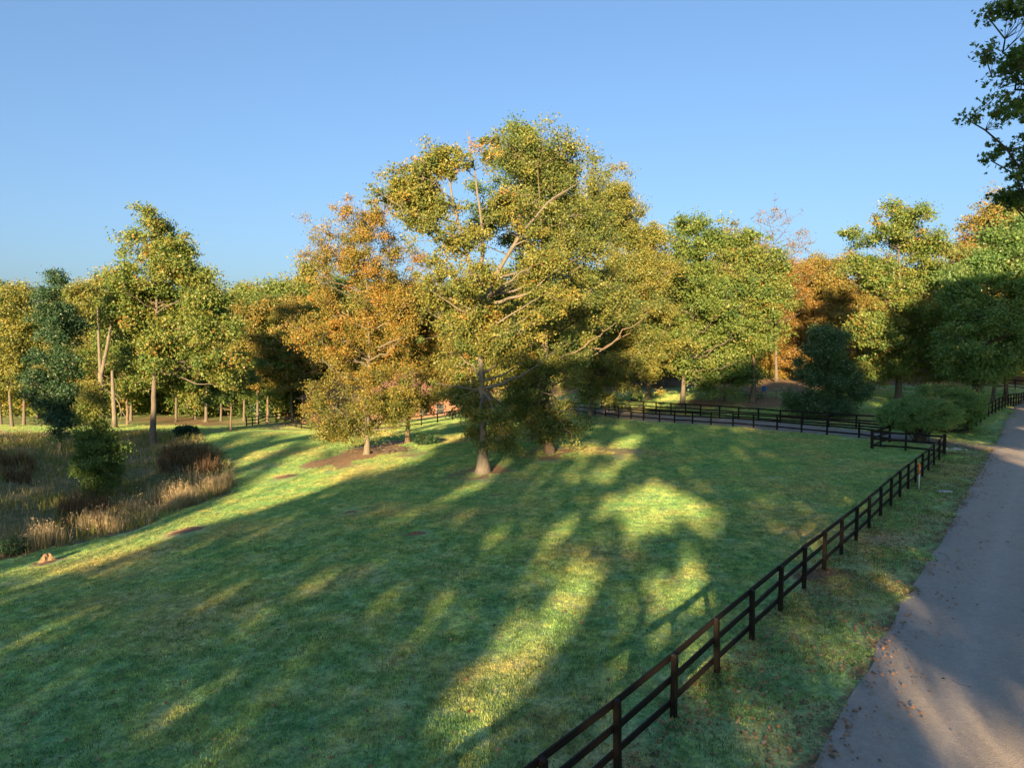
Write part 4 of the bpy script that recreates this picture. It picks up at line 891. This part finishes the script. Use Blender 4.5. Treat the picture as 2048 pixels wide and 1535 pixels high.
bush('low_shrub', G(288, 824), [(0, 0, .5, .9, .8, .5)], 'small shrub at the foot of a trunk by the wood edge fence', 'green', 60, .3, 50, .14, 12, (.5, .25), False)

# ------------------------------------------------------------------ stuff on the ground
def blades(name, pts, hmin, hmax, wd, mat_, label, tint=(.5, .3), lean=.25, heads=0.0, headsz=.05, seed=3, per=3):
    r = np.random.default_rng(seed); pts = np.repeat(np.asarray(pts), per, 0); N = len(pts); pts = pts + np.c_[r.normal(0, .09, (N, 2)), np.zeros(N)]
    h = r.uniform(hmin, hmax, N) * np.clip(.8 + .55 * wob(pts[:, 0], pts[:, 1], .55, seed) + .3 * wob(pts[:, 0], pts[:, 1], 1.7, seed), .25, 1.35); an = r.uniform(0, 6.283, N); dx = np.c_[np.cos(an), np.sin(an), np.zeros(N)] * (wd * .5)
    ln = r.normal(0, lean, (N, 2)) * h[:, None]; tip = pts + np.c_[ln, h]; mid = pts + np.c_[ln * .35, h * .55]
    v = np.stack([pts - dx, pts + dx, mid + dx * .8, mid - dx * .8, tip], 1)
    i = np.arange(N)[:, None] * 5; q = np.concatenate([i + 0, i + 1, i + 2, i + 3], 1); t3 = np.concatenate([i + 3, i + 2, i + 4], 1)
    tt = np.clip(tint[0] + r.normal(0, tint[1] * .5, N), 0, 1); V = [v.reshape(-1, 3)]; F4 = [q]; T = [tt]
    nh = int(N * heads)
    if nh:
        s = r.choice(N, nh, replace=False); m = 5; c = np.repeat(tip[s], m, 0) + r.normal(0, headsz * 1.3, (nh * m, 3)); nn = unit(r.normal(0, 1, (nh * m, 3))); a = unit(np.cross(nn, r.normal(0, 1, (nh * m, 3)))) * headsz; b = np.cross(nn, a)
        hv = np.stack([c - a, c + b, c + a, c - b], 1).reshape(-1, 3); F4.append(np.arange(nh * m * 4).reshape(-1, 4) + len(V[0])); V.append(hv); T.append(np.clip(.8 + r.normal(0, .15, nh * m), 0, 1))
    me = npmesh(name, np.concatenate(V), [np.concatenate(F4), t3], mat_, np.concatenate(T + [tt]))
    return link(name, me, kind='stuff', label=label)
def scatter(poly, n_, seed, thr=None, sc_=1.5):
    r = np.random.default_rng(seed); poly = np.array([q[:2] for q in poly]); mn, mx = poly.min(0), poly.max(0); out = np.empty((0, 2))
    while len(out) < n_:
        p = r.uniform(mn, mx, (n_ * 2, 2)); p = p[inpoly(p[:, 0], p[:, 1], poly)]
        if thr is not None: p = p[wob(p[:, 0], p[:, 1], sc_, seed) + r.normal(0, .25, len(p)) > thr]
        out = np.r_[out, p]
    out = out[:n_]; return np.c_[out, H(out[:, 0], out[:, 1])]
edge = [(460, 985), (380, 1013), (300, 1048), (200, 1072), (100, 1095), (0, 1118)]
edge2 = [(0, 1010), (100, 1030), (200, 1020), (300, 985), (380, 955), (450, 940)]
EP = [G(*c) for c in edge] + [G(*c) for c in edge2]
# a belt following the lawn's border
r_ = np.random.default_rng(9); el = resample([G(*c)[:2] for c in [(475, 968)] + edge] + [np.array([-30.5, 24.])] if False else [G(*c)[:2] for c in [(475, 968)] + edge] + [np.array([-29., 26.])], .1)
k = r_.integers(0, len(el), 9000); d = np.abs(r_.normal(0, 2.3, 9000)) + .15 + .5 * r_.random(9000)
bp = el[k] + np.c_[-d * .82, d * .57] + r_.normal(0, .15, (9000, 2)); keep = wob(bp[:, 0], bp[:, 1], .8, 1) + r_.normal(0, .3, 9000) > .0; bp = bp[keep]
blades('dry_weeds', np.c_[bp, H(bp[:, 0], bp[:, 1])], .4, 1.1, .022, L['tan'], 'belt of tall tan dried weeds along the lower lawn edge', (.45, .5), .17, .14, .026, 4, 3)
blades('meadow_grass', scatter(WEED, 36000, 21, -.35, 1.9), .25, .7, .038, L['tan'], 'pale dried grass filling the weedy hollow', (.25, .4), .3, .05, .03, 5, 1)
blades('green_weeds', scatter(WEED, 22000, 22, -.1, 2.3), .2, .75, .04, L['olive'], 'green weeds filling the weedy hollow', (.4, .4), .3, 0, .03, 6, 2)
M_brown = leaf_mat('leaf_brown', [(0, (.045, .032, .02)), (.5, (.095, .065, .035)), (1, (.22, .15, .09))]); L['brown'] = M_brown
dk = [G(*c) for c in [(320, 948), (345, 953), (400, 955), (440, 945), (438, 925), (400, 905), (340, 905), (318, 920)]]
blades('dark_weeds', scatter(dk, 1300, 23, -.2, .8), .5, 1.35, .03, M_brown, 'dark brown clump of dead stalks beside the pale lawn tongue', (.5, .5), .16, .08, .03, 7, 3)
dk2 = [G(*c) for c in [(110, 1055), (200, 1062), (250, 1030), (190, 1005), (120, 1010)]]
blades('dark_weeds', scatter(dk2, 550, 24, -.1, .6), .4, 1.1, .028, M_brown, 'dark brown clump of dead stalks at the foot of the small bushy tree', (.5, .5), .16, .1, .03, 8, 3)
dk3 = [G(*c) for c in [(0, 960), (60, 975), (70, 930), (0, 910)]]
blades('dark_weeds', scatter(dk3, 550, 25, -.1, .6), .4, 1.1, .035, M_brown, 'dark weed clump at the left picture edge', (.5, .5), .16, .1, .03, 18, 3)

# turf: a patch of blades repeated over the lawn
def turf():
    r = np.random.default_rng(31); S = 1.5; N = 2600
    ncl = 300; cc = r.uniform(-S / 2, S / 2, (ncl, 2)); ch = r.uniform(.6, 1.4, ncl); kk = r.integers(0, ncl, N)
    p = cc[kk] + r.normal(0, .05, (N, 2)); h = r.uniform(.025, .062, N) * ch[kk]; an = r.uniform(0, 6.283, N); dx = np.c_[np.cos(an), np.sin(an), np.zeros(N)] * .0085
    base = np.c_[p, np.full(N, -.01)]; tip = base + np.c_[r.normal(0, .35, (N, 2)) * h[:, None], h]
    v = np.stack([base - dx, base + dx, tip], 1).reshape(-1, 3); f = np.arange(N * 3).reshape(-1, 3)
    # tile sites
    pts = []
    y = 10.5
    while y < 104:
        sx = 1.15 if y < 30 else (1.3 if y < 60 else 1.6); hw = .76 * y + 3
        pts += [(x + r.uniform(-.3, .3), y + r.uniform(-.3, .3), sx / 1.15) for x in np.arange(-hw, hw, sx)]; y += sx
    pts = np.array(pts); X, Y = pts[:, 0], pts[:, 1]
    weed, lit, dirt, road, dd = masks(X, Y); px = (X - e0[0]) * rn[0] + (Y - e0[1]) * rn[1]
    ok_ = (weed < .5) & (r.random(len(X)) > lit * .95) & (r.random(len(X)) > dirt) & ((px < -.75) | (px > ROADW + .8)) & (dd > 2.9)
    hx = (Y > 100)
    pts = pts[ok_ & ~hx]; X, Y = pts[:, 0], pts[:, 1]; Z = H(X, Y) + .005
    gx = (H(X + .3, Y) - H(X - .3, Y)) / .6; gy = (H(X, Y + .3) - H(X, Y - .3)) / .6
    M = len(pts); rot = np.zeros((M, 3), np.float32)
    for i in range(M):
        nz = Vector((-gx[i], -gy[i], 1)).normalized(); q = Vector((0, 0, 1)).rotation_difference(nz).to_matrix() @ Matrix.Rotation(r.random() * 6.283, 3, 'Z'); rot[i] = q.to_euler()
    allv = np.concatenate([v, np.c_[X, Y, Z]])
    me = npmesh('lawn_grass', allv, f, M_turf, np.clip(r.beta(2, 3, N) + (r.normal(0, .17, ncl) + (r.random(ncl) < .05) * .3)[kk], 0, 1))
    def pa(nm, typ, data, key):
        a = me.attributes.new(nm, typ, 'POINT'); a.data.foreach_set(key, data.astype(np.float32).ravel())
    site = np.r_[np.zeros(len(v)), np.ones(M)]; pa('site', 'FLOAT', site, 'value')
    pa('spin', 'FLOAT_VECTOR', np.concatenate([np.zeros((len(v), 3)), rot]), 'vector'); pa('size', 'FLOAT', np.r_[np.ones(len(v)), pts[:, 2] * r.uniform(.85, 1.2, M)], 'value')
    o = link('lawn_grass', me, kind='stuff', label='short mown grass blades covering the whole lawn')
    ng = bpy.data.node_groups.new('grass_scatter', 'GeometryNodeTree')
    ng.interface.new_socket('Geometry', in_out='INPUT', socket_type='NodeSocketGeometry'); ng.interface.new_socket('Geometry', in_out='OUTPUT', socket_type='NodeSocketGeometry')
    gi = ng.nodes.new('NodeGroupInput'); go = ng.nodes.new('NodeGroupOutput'); sep = ng.nodes.new('GeometryNodeSeparateGeometry'); sep.domain = 'POINT'
    def na(nm, dt):
        x = ng.nodes.new('GeometryNodeInputNamedAttribute'); x.data_type = dt; x.inputs[0].default_value = nm; return x.outputs[0]
    cmpn = ng.nodes.new('FunctionNodeCompare'); cmpn.data_type = 'FLOAT'; cmpn.operation = 'GREATER_THAN'; cmpn.inputs[1].default_value = .5
    ng.links.new(na('site', 'FLOAT'), cmpn.inputs[0]); ng.links.new(cmpn.outputs[0], sep.inputs['Selection']); ng.links.new(gi.outputs[0], sep.inputs[0])
    m2p = ng.nodes.new('GeometryNodeMeshToPoints'); ng.links.new(sep.outputs[0], m2p.inputs[0])
    iop = ng.nodes.new('GeometryNodeInstanceOnPoints'); ng.links.new(m2p.outputs[0], iop.inputs['Points'])
    g2i = ng.nodes.new('GeometryNodeGeometryToInstance'); ng.links.new(sep.outputs[1], g2i.inputs[0]); ng.links.new(g2i.outputs[0], iop.inputs['Instance'])
    e2r = ng.nodes.new('FunctionNodeEulerToRotation'); ng.links.new(na('spin', 'FLOAT_VECTOR'), e2r.inputs[0]); ng.links.new(e2r.outputs[0], iop.inputs['Rotation'])
    ng.links.new(na('size', 'FLOAT'), iop.inputs['Scale']); ng.links.new(iop.outputs[0], go.inputs[0])
    md = o.modifiers.new('scatter', 'NODES'); md.node_group = ng
    print('turf sites', M)
turf()
# longer tufts on the verge, along the fence feet and here and there
tp = []
r2 = np.random.default_rng(44)
for i in range(900):
    s = r2.uniform(0, Lf + 8); q = fb - fd * s + rn * r2.normal(0.1, .25); tp.append(q)
for i in range(2600): tp.append(e0 + rd * r2.uniform(-3, 60) + rn * r2.uniform(-3.3, -.1))
for i in range(3200):
    y = r2.uniform(11, 34); tp.append(np.array([r2.uniform(-.75 * y, .2 * y), y]))
tp = np.array(tp); M_tuft = leaf_mat('leaf_grass', [(0, (.04, .09, .02)), (.5, (.08, .15, .03)), (.85, (.14, .19, .05)), (1, (.3, .25, .12))], trans=.4, gloss=.03)
px_ = (tp[:, 0] - e0[0]) * rn[0] + (tp[:, 1] - e0[1]) * rn[1]; tp = tp[px_ < -.05]
blades('grass_tufts', np.c_[tp, H(tp[:, 0], tp[:, 1]) - .01], .05, .14, .015, M_tuft, 'longer grass tufts on the verge and at the fence feet', (.5, .35), .4, 0, .02, 45, 8)
# fallen leaves
def fallen(name, p2, size, label, seed, lm='gold'):
    r = np.random.default_rng(seed); N = len(p2); p = np.c_[p2, H(p2[:, 0], p2[:, 1]) + r.uniform(.02, .06, N)]
    nn = unit(np.array([0, 0, 1.]) + r.normal(0, .35, (N, 3))); a = unit(np.cross(nn, r.normal(0, 1, (N, 3)))); b = np.cross(nn, a); s = size * r.uniform(.5, 1.3, N)[:, None]
    link(name, star_mesh(name, lm, p, a * s, b * s * .8, nn, np.clip(r.normal(.5, .3, N), 0, 1)), kind='stuff', label=label)
M_fallen = leaf_mat('leaf_fallen', [(0, (.10, .07, .05)), (.35, (.24, .14, .08)), (.6, (.36, .20, .10)), (.85, (.42, .34, .26)), (1, (.5, .22, .08))], trans=.15)
vp = np.array([e0 + rd * r2.uniform(-3, 48) + rn * r2.uniform(-3.1, .3) for _ in range(12000)] + [e0 + rd * r2.uniform(-3, 45) + rn * (.2 + abs(r2.normal(0, .7))) for _ in range(700)]); vp = vp[(wob(vp[:, 0], vp[:, 1], .7, 3) > -.45)]
fallen('fallen_leaves', vp, .105, 'curled brown oak leaves strewn over the verge beside the lane', 46, M_fallen)
lp_ = []
for i in range(2000):
    y = r2.uniform(11, 42); lp_.append((r2.uniform(-.75 * y, .45 * y), y))
for (c, rr_, a_) in LITTER[:10]:
    for i in range(int(900 * a_ * (rr_ / 5) ** 2 ** .5)): an = r2.uniform(0, 6.28); q = rr_ * 1.1 * r2.random() ** .6; lp_.append((c[0] + q * math.cos(an), c[1] + q * math.sin(an)))
lp_ = np.array(lp_); px_ = (lp_[:, 0] - e0[0]) * rn[0] + (lp_[:, 1] - e0[1]) * rn[1]; lp_ = lp_[px_ < 0]
fallen('fallen_leaves', lp_, .12, 'orange and brown leaves scattered over the lawn and under its trees', 47, M_fallen)

# ------------------------------------------------------------------ mounds, sticks, markers
def mound(base, rx, ry, h, mat_, label, seed, cat='mound', name='dirt_mound'):
    r = np.random.default_rng(seed); nr, na_ = 10, 26; V = [(0, 0, h)]; Fq = []
    for i in range(1, nr + 1):
        q = i / nr
        for j in range(na_):
            an = j * 2 * math.pi / na_; wv = 1 + .18 * math.sin(3 * an + seed) + .1 * math.sin(7 * an); z = h * (1 - smoothstep(.15, 1., q)) * (1 + .25 * math.sin(5 * an + q * 6)) + r.normal(0, h * .09) * (1 - q)
            V.append((rx * q * wv * math.cos(an), ry * q * wv * math.sin(an), z if i < nr else -.08))
    for j in range(na_): Fq.append((0, 1 + j, 1 + (j + 1) % na_))
    for i in range(nr - 1):
        for j in range(na_): a = 1 + i * na_; Fq.append((a + j, a + na_ + j, a + na_ + (j + 1) % na_, a + (j + 1) % na_))
    me = bpy.data.meshes.new(name); me.from_pydata([tuple(map(float, q)) for q in V], [], Fq); me.update(); me.materials.append(mat_)
    link(name, me, None, tuple(base), label=label, cat=cat)
mound(G(95, 1124), .5, .4, .34, M_straw, 'sunlit tan earth hump shaped like a stump on the lower lawn', 1, name='earth_hump')
mound(G(372, 1062), .9, .35, .12, M_straw, 'long low tan heap on the sunlit strip of lawn', 2)
mound(G(703, 1026), .5, .3, .10, M_dirt, 'small dark dirt mound on the lawn left of the flared trunk', 3)
mound(G(832, 1069), .45, .3, .12, M_dirt, 'reddish brown dirt mound on the middle of the lawn', 4)
mound(G(568, 953), .7, .4, .12, M_straw, 'low brown heap on the slope left of the golden maple', 5)
# brush pile under the smaller maple
bp0 = G(785, 903); r3 = np.random.default_rng(8); bpm = MB()
for i in range(70):
    a = np.array([r3.normal(0, .8), r3.normal(0, .5), abs(r3.normal(0, .18))]); d = unit(r3.normal(0, 1, 3) * np.array([1, 1, .25])) * r3.uniform(.4, 1.0); bpm.tube([a, a + d * .5 + r3.normal(0, .05, 3), a + d], [.022, .018, .008], 4, False)
bpm.build('brush_pile', BK['grey'], loc=tuple(bp0), label='tangle of bare cut twigs on brown leaves between the two maples', cat='brush pile')
sk = G(1000, 992); skm = MB(); skm.tube([(-.7, 0, .04), (0, .1, .08), (.7, .35, .05)], [.015, .02, .008], 5); skm.tube([(0, .1, .08), (.15, .4, .1), (.2, .6, .04)], [.012, .01, .006], 4)
skm.build('fallen_stick', BK['pale'], loc=tuple(sk), label='thin pale forked stick lying on the lawn right of the flared trunk', cat='stick')
# marker post
mk = G(1838, 978); mr = empty('marker_post', tuple(mk), label='white utility marker with an orange top leaning beside the roadside fence', cat='marker')
s_ = .035
mr.rotation_euler = (R(3), R(-4.5), R(20))
MB().tube([(0, 0, -.1), (0, 0, .5), (0, 0, .82)], [s_, s_, s_], 12).build('tube', M_white, mr, smooth=True)
MB().tube([(0, 0, .82), (0, 0, 1.0), (0, 0, 1.36), (0, 0, 1.4)], [s_ * 1.25, s_ * 1.25, s_ * 1.25, s_ * .7], 12).build('top_sleeve', M_orange, mr, smooth=True)
MB().box((0, -s_ * 1.3, 1.1), (.045, .006, .16)).build('sticker', M_white, mr)
# stone slab
stn = G(1890, 984); sm = MB(); r4 = np.random.default_rng(3); kk_ = 9
ring = [((.42 + .08 * math.sin(2.3 * i)) * math.cos(i * 6.283 / kk_), (.24 + .04 * math.cos(3.1 * i)) * math.sin(i * 6.283 / kk_)) for i in range(kk_)]
sm.add([(x, y, -.03) for x, y in ring] + [(x, y, .045) for x, y in ring] + [(x * .86, y * .84, .07 + .012 * math.sin(i * 2)) for i, (x, y) in enumerate(ring)], [tuple(range(18, 27))] + [(a + o, (a + 1) % 9 + o, (a + 1) % 9 + 9 + o, a + 9 + o) for o in (0, 9) for a in range(9)])
sm.build('flat_stone', M_stone, loc=tuple(stn), label='flat pale stone lying in the verge grass near the orange topped marker', cat='stone')
# rubble at the culvert by driveway mouth
cu = MB(); r5 = np.random.default_rng(12)
for i in range(16):
    x, y = r5.normal(0, .55), r5.normal(0, .3); s0 = r5.uniform(.06, .16); cu.box((x, y, s0 * .35), (s0 * 1.6, s0, s0 * .8), r5.uniform(0, 3))
cu.build('rubble', M_stone, loc=tuple(G(1900, 899)), kind='stuff', label='dark hollow edge strewn with small stones beside the driveway mouth')
# small white sign on the fence (blank in the photo at this size)
sg = G(1455, 840); MB().box((0, -.09, 0), (.15, .02, .19)).build('notice_plate', M_white, loc=(sg[0], sg[1], sg[2] + .72), label='tiny white plate on the far driveway fence', cat='sign')

# picnic table and blue barrel in the pen
pt_ = G(1507, 796.5); tb = empty('picnic_table', tuple(pt_), R(4), label='grey green wooden picnic table inside the split rail pen', cat='table')
for i in range(5): MB().box((0, -.3 + .15 * i, .74), (2.2, .14, .04)).build('top_board', M_green_wood, tb)
for s in (-1, 1):
    for j in range(2): MB().box((0, s * (.62 + .15 * j), .44), (2.2, .14, .04)).build('bench_board', M_green_wood, tb)
    MB().bar((s * .8, -.22, .71), (s * .8, -.7, 0), .05, .1).build('leg', M_green_wood, tb); MB().bar((s * .8, .22, .71), (s * .8, .7, 0), .05, .1).build('leg', M_green_wood, tb)
    MB().bar((s * .8, -.76, .38), (s * .8, .76, .38), .045, .1).build('cross_brace', M_green_wood, tb)
bl_ = G(1528, 796); st_ = empty('stand', tuple(bl_), label='dark wooden stand under the blue barrel', cat='stand')
for a in (-.22, .22):
    for b in (-.22, .22): MB().bar((a, b, 0), (a * .9, b * .9, .82), .06, .06).build('leg', M_grey_wood, st_)
MB().box((0, 0, .84), (.56, .56, .05)).build('platform', M_grey_wood, st_)
br = empty('blue_barrel', tuple(bl_ + np.array([0, 0, .867])), label='bright blue plastic barrel standing up behind the picnic table', cat='barrel')
MB().tube([(0, 0, 0), (0, 0, .02), (0, 0, .2), (0, 0, .22), (0, 0, .38), (0, 0, .4), (0, 0, .56), (0, 0, .6)], [.23, .25, .25, .265, .265, .25, .25, .23], 16).build('body', M_blue, br, smooth=False)
MB().tube([(0, 0, .602), (0, 0, .63)], [.24, .235], 16).build('lid', M_blue, br)

# ------------------------------------------------------------------ the brick house
def brick_mat():
    m, t = mat('brick_wall'); v = objco(t); b = nd(t, 'ShaderNodeTexBrick'); b.inputs['Scale'].default_value = 1.0
    mp = nd(t, 'ShaderNodeMapping'); mp.inputs['Rotation'].default_value = (R(90), 0, 0); t.links.new(v, mp.inputs[0]); t.links.new(mp.outputs[0], b.inputs['Vector'])
    b.inputs['Color1'].default_value = (.17, .085, .06, 1); b.inputs['Color2'].default_value = (.24, .125, .085, 1); b.inputs['Mortar'].default_value = (.26, .2, .16, 1)
    b.inputs['Brick Width'].default_value = .22; b.inputs['Row Height'].default_value = .075; b.inputs['Mortar Size'].default_value = .008
    n_ = noise(t, v, 1.2, 4); c = mixc(t, math_(t, 'MULTIPLY', n_, .5), b.outputs[0], (.22, .10, .065)); finish(t, c, .9, .1); return m
def shingle_mat():
    m, t = mat('roof_shingles'); v = objco(t); n_ = noise(t, v, 2.5, 6, .7); wv = nd(t, 'ShaderNodeTexWave', bands_direction='Z'); wv.inputs['Scale'].default_value = 6; t.links.new(v, wv.inputs['Vector'])
    c = ramp(t, n_, [(.3, (.13, .075, .055)), (.7, (.23, .14, .105))]); c = mixc(t, math_(t, 'MULTIPLY', wv.outputs[0], .25), c, (.12, .08, .06)); finish(t, c, .95, .1); return m
M_brick, M_shing = brick_mat(), shingle_mat()
M_trim = simple('pale_trim', (.16, .125, .10), (.22, .17, .135), 4, .6); M_glass = simple('dark_glass', (.02, .025, .03), (.05, .06, .07), 2, .12, .6, 0)
hx0, hx1 = B(628, 112)[0], B(918, 106)[0]; hy = 104.0; hz = float(min(H(hx0, hy), H(hx1, hy + 8), H((hx0 + hx1) / 2, hy))) - .25
W_ = hx1 - hx0; Dp = 10.0; wall_top = 4.1
hs = empty('brick_house', ((hx0 + hx1) / 2, hy + Dp / 2 + 1, hz), R(3), label='red brick house with a brown hip roof behind the golden maple', cat='house')
HWX, HDY = W_ / 2, Dp / 2
MB().box((0, 0, wall_top / 2), (W_, Dp, wall_top)).build('wall', M_brick, hs)
rf = MB(); e_ = .5; rh = wall_top + 3.5; z0_ = wall_top + .003
rf.add([(-HWX - e_, -HDY - e_, z0_), (HWX + e_, -HDY - e_, z0_), (HWX + e_, HDY + e_, z0_), (-HWX - e_, HDY + e_, z0_), (-HWX + 5, 0, rh), (HWX - 5, 0, rh)], [(0, 1, 5, 4), (1, 2, 5), (2, 3, 4, 5), (3, 0, 4), (3, 2, 1, 0)])
roof = rf.build('roof', M_shing, hs)
MB().box((-HWX + 2.2, -HDY - .45, 3.2), (1.5, .9, 6.6)).build('chimney', M_brick, hs)
gb = MB(); gb.box((0, -HDY - e_ - .05, wall_top - .05), (W_ + 2 * e_, .1, .14)); gb.build('gutter', M_trim, hs)
for x in (-6.5, -3.2, .5, 3.9, 6.3, 8.7):
    if abs(x) > HWX - 1: continue
    f_ = MB(); y = -HDY - .03
    for (cx_, cz_, w2, h2) in ((0, 1.55 / 2 + .04, 1.2, .08), (0, -1.55 / 2 - .04, 1.2, .08), (-.56, 0, .08, 1.55), (.56, 0, .08, 1.55), (0, 0, 1.04, .05)): f_.box((x + cx_, y, 2.35 + cz_), (w2, .1, h2))
    wf = f_.build('window', M_trim, hs); MB().box((x, -HDY - .012, 2.35), (1.04, .02, 1.55)).build('pane', M_glass, wf)
print('tris', sum(len(m.loop_triangles) if not m.calc_loop_triangles() else 0 for m in {o.data for o in sc.objects if o.type == 'MESH'}))
